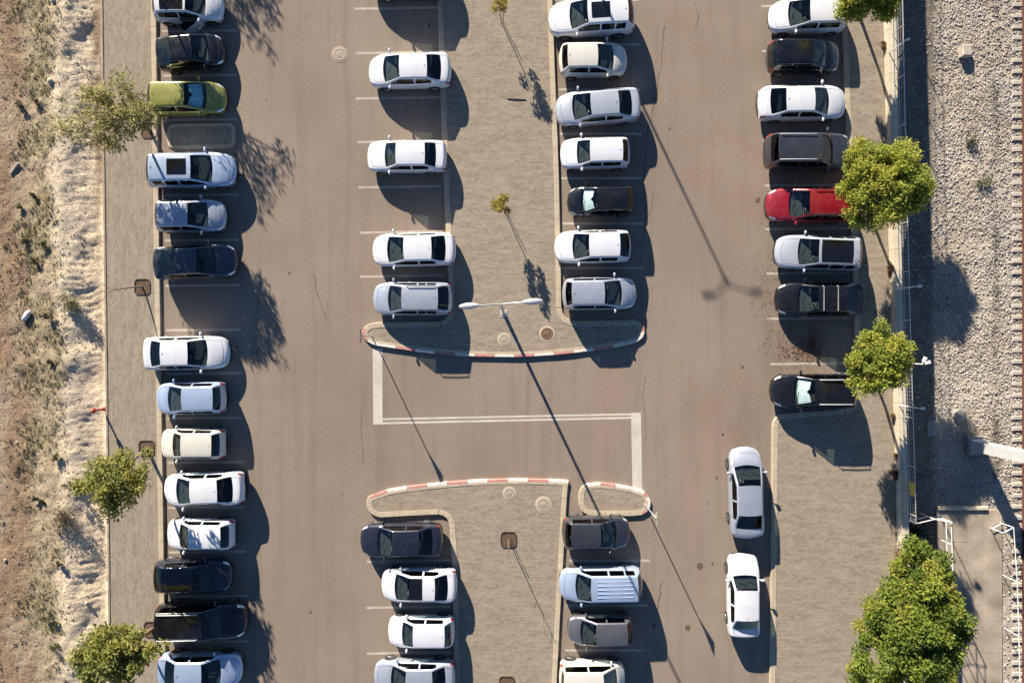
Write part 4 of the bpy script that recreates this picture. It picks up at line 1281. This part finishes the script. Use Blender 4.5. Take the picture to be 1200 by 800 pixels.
BASE = {
    'sedan':   dict(L=4.60, W=1.80, H=1.44, fr=(.19, .395, .725, .885), wf=.20, wr=.79, zh=.91, zt=1.03),
    'saloon':  dict(L=4.72, W=1.82, H=1.45, fr=(.225, .415, .735, .885), wf=.20, wr=.80, zh=.92, zt=1.03, zn=.70),
    'oldsedan': dict(L=4.40, W=1.69, H=1.42, fr=(.235, .385, .745, .875), wf=.19, wr=.79, zh=.90, zt=.99, zn=.70, sq=.8, tumble=.76),
    'hatch':   dict(L=4.05, W=1.76, H=1.48, fr=(.215, .455, .89, .965), wf=.20, wr=.82, zh=.94),
    'fasthatch': dict(L=4.25, W=1.78, H=1.45, fr=(.225, .43, .83, .962), wf=.20, wr=.81, zh=.93),
    'oldhatch': dict(L=3.80, W=1.65, H=1.42, fr=(.225, .40, .865, .955), wf=.19, wr=.81, zh=.91, sq=.8, zn=.70, tumble=.76, quarter=False),
    'city':    dict(L=3.60, W=1.62, H=1.50, fr=(.19, .41, .885, .965), wf=.18, wr=.83, zh=.95, zn=.72, rw=.29),
    'suv':     dict(L=4.60, W=1.86, H=1.66, fr=(.235, .43, .895, .965), wf=.195, wr=.80, zh=1.04, zn=.84, zl=.26, rw=.36, clad=True, quarter=True),
    'longsuv': dict(L=4.90, W=1.92, H=1.78, fr=(.24, .41, .92, .972), wf=.19, wr=.80, zh=1.12, zn=.92, zl=.28, rw=.39, sq=.5, clad=True, quarter=True, tumble=.78),
    'mpv':     dict(L=4.50, W=1.80, H=1.69, fr=(.19, .36, .915, .97), wf=.195, wr=.80, zh=1.0, zn=.78, quarter=True, tumble=.76),
    'wagon':   dict(L=4.50, W=1.80, H=1.50, fr=(.205, .385, .83, .955), wf=.195, wr=.80, zh=.93, quarter=True),
    'van':     dict(L=3.95, W=1.78, H=1.80, fr=(.14, .36, .95, .975), wf=.18, wr=.82, zh=1.06, zn=.82, sq=.5, tumble=.82),
}
PANO = {'big': lambda s: (s['fr'][1]+.03, s['fr'][2]-.07), 'front': lambda s: (s['fr'][1]+.005, s['fr'][1]+.17), 'mid': lambda s: (s['fr'][1]+.045, s['fr'][1]+.26)}
CACHE = {}
def model(kind, pano=None):
    k = (kind, pano)
    if k not in CACHE:
        sp = dict(BASE[kind])
        if pano: sp['pano'] = PANO[pano](sp); sp['panoin'] = pano == 'mid'
        CACHE[k] = build_model(sp)
    return CACHE[k]

def car(cx, cy, length, heading, kind, paint, label, pano=None, extras=(), wscale=1.0, hscale=1.0, name='parked_car', group=None):
    md = model(kind, pano); inf = md['info']
    # the outline in the photo sits about 0.75 m above the asphalt
    g = P(cx, cy, 0.75)
    sx = (length*(H-.75)/H/S)/inf['L']
    root = empty(name, (g.x, g.y, 0.0), math.radians(heading))
    tag(root, label, 'car', group)
    T = Matrix.Diagonal((sx, wscale, hscale, 1))
    pm = PAINT[paint]
    def put(nm, me, par=root):
        o = bpy.data.objects.new(nm, me); COL.objects.link(o); o.parent = par
        o.scale = (sx, wscale, hscale)
        return o
    body = None
    for nm, me in md['parts']:
        o = put(nm, me)
        if nm in ('body', 'mirror', 'door_handle', 'aerial'):
            if len(o.material_slots) == 0: me.materials.append(None)
            o.material_slots[0].link = 'OBJECT'
            o.material_slots[0].material = PAINT['black'] if (nm == 'mirror' and 'blackmirror' in extras) or nm == 'aerial' else pm
    for (wx, sg) in inf['wheels']:
        w_ = bpy.data.objects.new('wheel', md['tyre']); COL.objects.link(w_); w_.parent = root
        w_.location = (wx*sx, sg*(inf['hw']-.115)*wscale, inf['rw']); w_.rotation_euler = (0, random.uniform(0, 1.2), 0 if sg > 0 else math.pi)
        r_ = bpy.data.objects.new('rim', md['rim']); COL.objects.link(r_); r_.parent = w_
    X = lambda s: (inf['L']/2 - s*inf['L'])*sx
    zr_ = (inf['H']-.03)*hscale; hw = inf['hw']*wscale
    if 'rails' in extras or 'rails_black' in extras:
        for sg in (1, -1):
            a, b2 = X(inf['hd']+.06), X(inf['rr']-.02); y_ = sg*hw*.70
            MB().tube([(a, y_, zr_-.05), (a-.08, y_, zr_+.045), ((a+b2)/2, y_, zr_+.055), (b2+.08, y_, zr_+.045), (b2, y_, zr_-.05)], .021, 6).build('roof_rail', M['chrome'] if 'rails' in extras else M['plastic'], root, 50)
    if 'bars' in extras:
        for s_ in (inf['hd']+.055, inf['hd']+.215):
            MB().tube([(X(s_), -hw*.74, zr_-.06), (X(s_), -hw*.70, zr_+.075), (X(s_), hw*.70, zr_+.075), (X(s_), hw*.74, zr_-.06)], .024, 6).build('roof_bar', M['galv'], root, 50)
    if 'ribs' in extras:
        for y_ in (-.42, -.21, 0, .21, .42):
            zz = (inf['H']-.012-.045*(abs(y_)/.62)**2.4)*hscale
            MB().box(X(inf['rr']-.06), X(inf['hd']+.08), y_-.02, y_+.02, zz-.02, zz+.012, c=.008).build('roof_rib', pm, root)
    if 'spare' in extras:
        mb = MB(); mb.lathe([(.3, -.1), (.33, -.08), (.33, .08), (.25, .1)], 20, (-inf['L']/2*sx-.07, 0, .85), 'x'); mb.build('spare_wheel', M['tyre'], root, 40)
    if 'spoiler' in extras:
        x_ = X(inf['rr'])
        MB().add([(x_+.05, -hw*.66, zr_-.02), (x_+.05, hw*.66, zr_-.02), (x_-.20, hw*.62, zr_-.03), (x_-.20, -hw*.62, zr_-.03), (x_-.2, -hw*.62, zr_-.06), (x_-.2, hw*.62, zr_-.06), (x_+.05, hw*.66, zr_-.07), (x_+.05, -hw*.66, zr_-.07)],
                 [(0,1,2,3), (3,2,5,4), (4,5,6,7), (7,6,1,0), (0,3,4,7), (1,2,5,6)]).build('spoiler', pm, root)
    if 'door' in extras:
        # front door on the right-hand side of the car swung open
        hx = X(inf['c']+.10); y0 = -hw*1.0
        d = empty('door_hinge', (0, 0, 0)); bpy.data.objects.remove(d)
        mb = MB()
        mb.add([(0, 0, .35), (-1.05, 0, .38), (-1.08, 0, 1.0), (-.02, 0, 1.0), (0, -.07, .35), (-1.05, -.07, .38), (-1.08, -.05, 1.0), (-.02, -.05, 1.0)],
               [(0,1,2,3), (4,5,6,7), (0,1,5,4), (1,2,6,5), (2,3,7,6), (3,0,4,7)])
        o = mb.build('door', pm, root, 30); o.location = (hx, y0, 0); o.rotation_euler = (0, 0, math.radians(38))
        mb = MB(); mb.add([(-.2, -.03, 1.0), (-1.06, -.03, 1.0), (-.98, .12, 1.40), (-.62, .12, 1.42), (-.2, -.045, 1.0), (-1.06, -.045, 1.0), (-.98, .105, 1.40), (-.62, .105, 1.42)],
                          [(0,1,2,3), (4,5,6,7), (0,1,5,4), (1,2,6,5), (2,3,7,6), (3,0,4,7)])
        g_ = mb.build('door_glass', M['glass_dark'], o)
        mb = MB(); mb.box(hx-1.06, hx-.04, y0-.008, y0+.05, .40, 1.02); mb.build('door_opening', M['inner'], root)
    return root, md, sx

def sunshade(root, md, sx, mat, label, seed):
    """a folding shade lying just inside the windscreen"""
    ws = [me for nm, me in md['parts'] if nm == 'windscreen'][0]
    co = np.array([v.co[:] for v in ws.vertices])
    x0, x1 = co[:, 0].min(), co[:, 0].max(); hw = md['info']['hw']
    zlo, zhi = co[:, 2].min(), co[:, 2].max()
    mb = MB(); nx, ny = 5, 25; v = []
    rr = random.Random(seed)
    for side in (0, 1):
        for i in range(nx):
            for j in range(ny):
                t = i/(nx-1); u = j/(ny-1)*2-1
                lobe = 1 - .22*abs(math.cos(math.pi*u))**6*(1 if abs(u) < .3 else 0)
                wdt = hw*(.74 - .13*t)
                tt = .08 + .80*t*lobe
                y = u*wdt
                x = x1 - (x1-x0)*(.12+.72*tt) - .10*(u**2)
                z = zlo + (zhi-zlo)*(.12+.76*tt) - .085 - .02*u*u + .012*(j % 2) - side*.006
                v.append((x*sx, y, z))
    f = []
    n_ = nx*ny
    for side in (0, 1):
        for i in range(nx-1):
            for j in range(ny-1):
                a = side*n_+i*ny+j; q = (a, a+1, a+ny+1, a+ny); f.append(q if side else q[::-1])
    mb.add(v, f)
    o = mb.build('sunshade', mat)
    o.location = root.location; o.rotation_euler = root.rotation_euler
    tag(o, label, 'sunshade')

CARS = [
 # left row
 (220, 6, 82, 1, 'hatch', 'white', 'white car with black glass roof and its front door open', 'big', ('door',)),
 (222.5, 61, 78, 6, 'sedan', 'black', 'black saloon parked askew between the open-door car and the green hatchback', None, ()),
 (218.5, 115, 91, 1, 'hatch', 'green', 'olive-green hatchback with blue sunshade, the only green car', None, ()),
 (224.5, 200, 105, 1, 'suv', 'iceblue', 'pale silver-blue sport utility car with black sunroof beside the framed pad', 'mid', ()),
 (223, 253, 82, 1, 'hatch', 'silver', 'silver hatchback between the sunroof utility car and the dark grey saloon', None, ()),
 (228.5, 307, 97, 3, 'saloon', 'darkgrey', 'dark grey saloon next to the empty bay by the dead sapling', None, ()),
 (218, 413.5, 100, 1, 'saloon', 'white', 'white saloon with its tail over the walk beside the empty bay', None, ()),
 (223, 466.5, 84, 181, 'hatch', 'iceblue', 'silver-blue hatchback backed out of line between white saloon and cream hatchback', None, ()),
 (225.5, 520, 77, 180, 'oldhatch', 'cream', 'cream old boxy hatchback beside the tree pit of the compact tree', None, ()),
 (238.5, 573, 97, 182, 'sedan', 'white', 'white saloon nosed to the kerb next to the cream hatchback', None, ()),
 (234.5, 626, 81, 180, 'oldhatch', 'white', 'white compact hatchback between the white saloon and the navy hatchback', None, ()),
 (225.5, 675, 91, 0, 'fasthatch', 'navy', 'navy hatchback with long black glass roof', 'big', ()),
 (236.5, 726, 107, 1, 'longsuv', 'black', 'black off-roader with chrome roof rails beside the navy hatchback', None, ('rails',)),
 (234, 785, 98, 0, 'saloon', 'iceblue', 'pale blue saloon partly under the olive tree past the black off-roader', None, ()),
 # middle left row
 (480, -24, 98, 181, 'sedan', 'white', 'white saloon in the bay beyond the first painted line of the island', None, ()),
 (480, 82.5, 98, 181, 'sedan', 'white', 'white saloon parked alone beside the manhole in the lane', None, ()),
 (476.5, 183, 94, 180, 'oldsedan', 'white', 'white older saloon with flat square bonnet between two empty bays', None, ()),
 (485, 292.5, 99, 181, 'sedan', 'white', 'white saloon beside the silver estate on the upper island', None, ()),
 (483.5, 350, 95, 180, 'wagon', 'silver', 'silver-white estate with roof rails at the end of the upper island', None, ('rails_black',)),
 (470, 633, 98, 181, 'saloon', 'navy', 'dark navy saloon tucked under the arm of the lower island', None, ()),
 (491, 685.5, 90, 180, 'sedan', 'white', 'white saloon with black front glass roof beside the navy saloon', 'front', ()),
 (493.5, 740, 79, 180, 'oldhatch', 'white', 'white boxy hatchback beside the black-roofed white saloon', None, ()),
 (485.5, 793, 97, 180, 'saloon', 'silver', 'silver saloon past the white boxy hatchback on the lower island', None, ()),
 # middle right row
 (693.5, 21, 101, 183, 'suv', 'white', 'white sport utility car with large black sunroof on the upper island', 'mid', ()),
 (695.5, 70, 81, 1, 'hatch', 'cream', 'off-white hatchback nose-out beside the white sunroof utility car', None, ()),
 (701, 125.5, 100, 184, 'sedan', 'pearl', 'pearl-white saloon parked askew past the off-white hatchback', None, ()),
 (698, 179.5, 82, 181, 'oldhatch', 'white', 'white old hatchback between the pearl saloon and the black city car', None, ()),
 (704, 235.5, 78, 181, 'city', 'black', 'small black city car with silver sunshade', None, ()),
 (695, 289, 90, 181, 'fasthatch', 'white', 'white hatchback with its nose over the kerb beside the black city car', None, ()),
 (703, 344, 88, 1, 'hatch', 'silver', 'silver-blue hatchback nose-out at the end of the upper island', None, ()),
 (699, 624, 80, 0, 'hatch', 'darkgrey', 'dark grey hatchback beside the small rounded island', None, ()),
 (704, 684, 98, 181, 'mpv', 'iceblue', 'pale blue people carrier with ribbed roof', None, ('ribs',)),
 (703.5, 737.5, 77, 181, 'city', 'grey', 'grey city car between the ribbed people carrier and the white van', None, ()),
 (694, 794, 78, 0, 'van', 'cream', 'off-white small van past the grey city car', None, ()),
 # right row
 (947, 18.5, 90, 181, 'hatch', 'white', 'white hatchback half under the tree at the wall', None, ()),
 (943, 66, 86, 0, 'hatch', 'black', 'black hatchback between two white cars near the wall tree', None, ('spoiler',)),
 (940.5, 120.5, 105, 1, 'saloon', 'white', 'white saloon between the black hatchback and the black utility car', None, ()),
 (946, 178, 100, 0, 'longsuv', 'darkgrey', 'charcoal utility car with roof rails next to the red car', None, ('rails',)),
 (948, 240.5, 101, 180, 'suv', 'red', 'red car with its tail under the tree, the only red car', None, ('rails_black',)),
 (958.5, 296.5, 101, 178, 'suv', 'pearl', 'silver-white utility car with long black glass roof beside the red car', 'big', ()),
 (961.5, 350.5, 103, 180, 'saloon', 'black', 'black saloon with two pale roof bars', None, ('bars',)),
 (953.5, 458, 99, 180, 'suv', 'black', 'black utility car with foil sunshade and chrome rails beside the kerb corner', None, ('rails',)),
 # parallel parked
 (874.5, 577, 107, 91, 'sedan', 'silver', 'silver-white saloon parked along the kerb nearer the kerb corner', None, ()),
 (871.5, 698, 98, 90, 'oldsedan', 'white', 'white older saloon parked along the kerb behind the silver one', None, ()),
]
built = {}
for (cx, cy, ln, hd_, kind, paint, label, pano, ex) in CARS:
    built[label] = car(cx, cy, ln, hd_, kind, paint, label, pano, ex, group='cars parked in the lot')
def shade_for(sub, mat, label, seed):
    k = [q for q in built if sub in q][0]; sunshade(*built[k], mat, label, seed)
shade_for('olive-green hatchback', M['shade_blue'], 'blue foil sunshade inside the windscreen of the green hatchback', 1)
shade_for('small black city car', M['shade_silver'], 'silver foil sunshade inside the windscreen of the small black city car', 2)
shade_for('black utility car with foil', M['shade_silver'], 'silver foil sunshade inside the windscreen of the black utility car', 3)

# ------------------------------------------------------------------ street furniture
def lamp_post(px, py, label):
    root = empty('lamp_post', P(px, py, .13)); tag(root, label, 'lamp post', 'double lamp posts on the centre island')
    MB().lathe([(.17, -.1), (.17, .03), (.10, .05), (.095, .6), (.085, .62), (.05, 9.75), (.045, 9.85)], 14).build('pole', M['galv'], root, 40)
    MB().box(-.2, .2, -.2, .2, -.05, .025, c=.01).build('base_plate', M['galv'], root)
    for sg in (1, -1):
        d = Vector((sg*math.cos(math.radians(4)), sg*math.sin(math.radians(4)), 0))
        tip = d*.95 + Vector((0, 0, 9.95))
        MB().tube([(0, 0, 9.55), d*.25+Vector((0, 0, 9.8)), tip], [.035, .032, .028], 8).build('arm', M['galv'], root, 50)
        hd_ = MB()
        pr = [(0, .045, .03), (.10, .085, .055), (.35, .135, .07), (.60, .12, .06), (.78, .07, .035), (.82, .03, .015)]
        v = []; f = []; n_ = 12
        nn = Vector((-d.y, d.x, 0))
        for (t, w_, h_) in pr:
            for k in range(n_):
                a = 2*math.pi*k/n_
                v.append(tuple(tip - d*.06 + d*t + nn*w_*math.cos(a) + Vector((0, 0, h_*math.sin(a)*(1 if math.sin(a) > 0 else .5)))))
        for i in range(len(pr)-1):
            for k in range(n_):
                k2 = (k+1) % n_; f.append((i*n_+k, i*n_+k2, (i+1)*n_+k2, (i+1)*n_+k))
        f.append(tuple(range(n_))); f.append(tuple(range((len(pr)-1)*n_, len(pr)*n_)))
        hd_.add(v, f); hd_.build('lamp_head', M['galv'], root, 50)
lamp_post(590.5, 367.5, 'tall galvanised double-headed lamp post by the striped island kerb')
lamp_post(612, -174, 'tall galvanised double-headed lamp post farther up the island')

def yield_sign(px, py, label, h=2.55, rz=0.0):
    root = empty('traffic_sign', P(px, py, .13), rz); tag(root, label, 'traffic sign', 'triangular signs on the island tips')
    MB().tube([(0, 0, -.2), (0, 0, h+.62)], .03, 8).build('post', M['galv'], root, 50)
    def tri(s, x0, x1): 
        a = [(-s*.5, .68), (s*.5, .68), (0, .68-s*.866)]
        cy = .68-s*.866/3
        return a
    def prism(s, dz, x0, x1, mat, nm, par):
        a = [(-s*.5, h+.68-dz), (s*.5, h+.68-dz), (0, h+.68-dz-s*.866)]
        MB().add([(x0, q[0], q[1]) for q in a] + [(x1, q[0], q[1]) for q in a], [(0,1,2), (3,4,5), (0,1,4,3), (1,2,5,4), (2,0,3,5)]).build(nm, mat, par)
    prism(.80, 0, .032, .042, M['ledge'], 'sign_plate', root)
    prism(.78, .006, .0425, .0445, M['red_metal'], 'sign_border', root)
    prism(.54, .075, .0447, .0467, M['white_metal'], 'sign_face', root)
yield_sign(436, 394, 'triangular sign on a post at the pointed tip of the upper island')
yield_sign(755, 590, 'triangular sign on a post on the small rounded island')

hy = empty('fire_hydrant', P(121.5, 479, .05)); tag(hy, 'red-topped fire hydrant post at the dirt edge of the left walk', 'hydrant')
MB().lathe([(.11, -.3), (.11, .02), (.06, .04), (.05, .75), (.07, .78)], 14).build('standpipe', M['red_metal'], hy, 40)
MB().lathe([(.07, .78), (.115, .82), (.12, .98), (.09, 1.05), (.03, 1.10)], 14).build('valve_head', M['red_metal'], hy, 40)
for sg in (1, -1):
    MB().lathe([(.04, sg*.08), (.04, sg*.14), (.048, sg*.145), (.048, sg*.165)], 10, (0, 0, .9), 'y').build('outlet', M['red_metal'], hy, 40)

# fence on the wall
fence = empty('mesh_fence', (wl[0].x, wl[0].y, .60)); tag(fence, 'pale wire mesh fence with thin posts on top of the wall', 'fence')
fl = []
for p in resample(wl, 0.2):
    if p.y > (400-606)/S: fl.append(Vector((p.x+.20, p.y)))
fo = Vector((wl[0].x, wl[0].y, 0.60)); FH = 1.0
loc = lambda p, z: (p.x-fo.x, p.y-fo.y, z)
for i in range(0, len(fl), 13):
    MB().tube([loc(fl[i], -.1), loc(fl[i], FH+.05)], .026, 6).build('post', M['galv'], fence)
for z, r in ((FH, .017), (.05, .012), (FH*.5, .010)):
    MB().tube([loc(p, z) for p in fl[::6]+[fl[-1]]], r, 5).build('rail', M['galv'], fence)
mb = MB()
for i in range(len(fl)):
    mb.tube([loc(fl[i], .05), loc(fl[i], FH)], .0035, 3, cap=False)
for z in np.arange(.2, FH, .18):
    mb.tube([loc(p, z) for p in fl[::6]+[fl[-1]]], .0035, 3, cap=False)
o = mb.build('wire_mesh', M['galv'], fence); o['kind'] = 'stuff'
# bracing arms leaning over at some posts
def arm_light(px, py, h, heads, label):
    base = P(px-1, py, .60); root = empty('fence_light', base); tag(root, label, 'lamp', 'small lamps on the wall fence')
    MB().tube([(0, 0, -.1), (0, 0, h)], .028, 7).build('post', M['white_metal'], root, 50)
    for (dx, dy, l) in heads:
        d = Vector((dx, dy, 0)).normalized()
        MB().tube([(0, 0, h-.03), tuple(d*.12+Vector((0, 0, h)))], .02, 6).build('bracket', M['white_metal'], root, 50)
        c = d*.12; n_ = Vector((-d.y, d.x, 0))
        v = []
        for t, w_ in ((0, .05), (l, .075)):
            for (sy, zz) in ((-1, -.05), (1, -.05), (1, .07), (-1, .07)): v.append(tuple(c + d*t + n_*w_*sy + Vector((0, 0, h+zz))))
        MB().add(v, [(0,1,2,3), (4,5,6,7), (0,1,5,4), (1,2,6,5), (2,3,7,6), (3,0,4,7)]).build('lamp_head', M['white_metal'], root)
arm_light(1050, 339, 1.9, [(1, .1, .18)], 'single small lamp on the fence below the white glass-roofed utility car')
arm_light(1052, 425, 2.3, [(.5, 1, .28), (1, .3, .30)], 'twin white floodlights on the fence beside the smaller wall tree')
arm_light(1055, 474.5, 1.8, [(1, -.05, .16)], 'single small lamp on the fence below the twin floodlights')
arm_light(1043, 62, 1.5, [(1, .5, .12)], 'single small lamp on the fence near the concrete block in the ballast')
ys = MB().box(-.03, .0, -.35, .35, .3, .9).build('yellow_sign', M['yellow'], None, loc=(P(1056, 570, .26).x+.27, P(1056, 570, .26).y, .26)); tag(ys, 'small yellow plate fixed to the fence near its corner', 'sign')

# white railings beside the agave and along the platform
def railing(name, pts, z, h, label, mat='white_metal', rails=(1.0, .55), post_r=.026, every=1.2):
    o3 = Vector((pts[0][0], pts[0][1], z)); root = empty(name, o3); tag(root, label, 'railing')
    q = resample(pts, every)
    for p in q:
        MB().tube([(p.x-o3.x, p.y-o3.y, -.1), (p.x-o3.x, p.y-o3.y, h)], post_r, 6).build('post', M[mat], root, 50)
    for f_ in rails:
        MB().tube([(p.x-o3.x, p.y-o3.y, h*f_) for p in q], post_r*.95, 6).build('rail', M[mat], root, 50)
    return root
W3 = lambda L, z: [tuple(P(x, y, z)[:2]) for x, y in L]
railing('corner_railing', W3([(1059, 606), (1080, 601), (1099, 605)], .05), .05, 1.25, 'white tubular railing turning the corner above the agave')
railing('corner_railing', W3([(1099, 606), (1101, 660), (1103, 730)], .05), .05, 1.15, 'white tubular railing running down beside the soil bed', rails=(1.0, .62))
railing('platform_railing', W3([(1172, 612), (1174, 640), (1177, 690), (1178, 740), (1181, 860)], LOW+.1), LOW-.1, 1.3, 'white tubular railing along the track edge of the platform', rails=(1.0,), every=3.2, post_r=.024)
gate = railing('platform_gate', W3([(1160, 618), (1172, 612)], LOW+.1), LOW-.1, 1.3, 'short white railing across the platform end', rails=(1.0, .3), every=.6)

# catenary mast
mz = LOW-.1
mst = empty('catenary_mast', P(1140, 521, mz), math.radians(2)); tag(mst, 'tall pale grey railway mast rising from the ballast', 'mast')
MB().box(-.55, .55, -.55, .55, -.3, .45, c=.05).build('footing', M['ledge'], mst)
hm = 8.2
def taper(x0, x1, y0, y1, s):
    v = [(x, y, .45) for (x, y) in ((x0, y0), (x1, y0), (x1, y1), (x0, y1))] + [(x*s, y*s, hm) for (x, y) in ((x0, y0), (x1, y0), (x1, y1), (x0, y1))]
    return MB().add(v, [(3,2,1,0), (4,5,6,7), (0,1,5,4), (1,2,6,5), (2,3,7,6), (3,0,4,7)])
taper(-.30, -.27, -.30, .30, .95).build('flange', M['mast'], mst)
taper(.27, .30, -.30, .30, .95).build('flange', M['mast'], mst)
taper(-.27, .27, -.03, .03, .95).build('web', M['mast'], mst)
MB().box(-.40, .40, -.40, .40, .45, .50).build('base_plate', M['mast'], mst)
MB().tube([(.2, 0, 6.6), (3.2, 0, 7.0)], .05, 8).build('cantilever', M['mast'], mst, 50)
MB().tube([(.2, 0, 7.9), (3.2, 0, 7.05)], .03, 8).build('stay', M['mast'], mst, 50)
cw = MB().tube([(P(1140, 0, mz).x+3.1, 60, 6.2), (P(1140, 0, mz).x+3.1, 0, 6.05), (P(1140, 0, mz).x+3.1, -60, 6.2)], .012, 5).build('overhead_wire', M['stick']); tag(cw, 'thin overhead wire hung from the mast along the track', 'wire')

# small things on the ground
def rock_mesh(seed, s):
    rg = np.random.default_rng(seed); bm = bmesh.new(); bmesh.ops.create_icosphere(bm, subdivisions=2, radius=1)
    for v in bm.verts: v.co *= 1+.22*mnoise.noise(v.co*1.6+Vector((seed, 0, 0)))
    for v in bm.verts: v.co = Vector((v.co.x*s[0], v.co.y*s[1], v.co.z*s[2]))
    me = bpy.data.meshes.new('r'); bm.to_mesh(me); bm.free(); return me
blk = MB().box(-.27, .27, -.33, .33, -.2, .42, c=.05).build('concrete_block', M['sleeper'], None, loc=P(1128.5, 62, LOW)); tag(blk, 'square pale concrete block standing in the ballast', 'block')
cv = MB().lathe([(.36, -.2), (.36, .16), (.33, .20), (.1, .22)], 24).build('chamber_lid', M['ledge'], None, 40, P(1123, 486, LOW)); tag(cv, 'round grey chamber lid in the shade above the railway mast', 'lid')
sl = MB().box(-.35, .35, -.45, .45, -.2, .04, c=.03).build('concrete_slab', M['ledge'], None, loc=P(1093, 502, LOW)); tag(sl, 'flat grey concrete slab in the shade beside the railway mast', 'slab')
bagm = rock_mesh(3, (.16, .38, .14)); bagm.materials.append(M['bag']); smooth(bagm, 60)
bg_ = link(bpy.data.objects.new('plastic_bag', bagm)); bg_.location = (P(34, 370).x, P(34, 370).y, hbz(34, 370)+.10); bg_.rotation_euler = (0, 0, -.6); tag(bg_, 'crumpled white plastic bag lying on the dirt bank', 'bag')
st_ = MB().tube([(-.55, .03, .02), (0, 0, .03), (.5, -.02, .02)], [.02, .025, .015], 6).build('stick', M['stick'], None, loc=P(606, 116.5, .13)); tag(st_, 'short black stick lying on the upper island paving', 'stick')
pk = MB().tube([(-.22, -.28, .05), (.2, .28, .07)], .07, 7).build('plank', M['sleeper'], None, 50, (P(20, 198).x, P(20, 198).y, hbz(20, 198))); tag(pk, 'pale broken pole lying on the dirt near the bank edge', 'debris')
for i, (x, y, s_) in enumerate(((68, 5, .12), (64, 98, .14), (104, 705, .09), (9, 655, .08), (22, 518, .08))):
    rm = rock_mesh(20+i, (s_, s_*1.2, s_*.8)); rm.materials.append(M['sleeper']); smooth(rm, 50)
    o = link(bpy.data.objects.new('rock', rm)); o.location = (P(x, y).x, P(x, y).y, hbz(x, y)+s_*.3); tag(o, 'pale rock lying on the dirt bank', 'rock', 'rocks on the dirt bank')
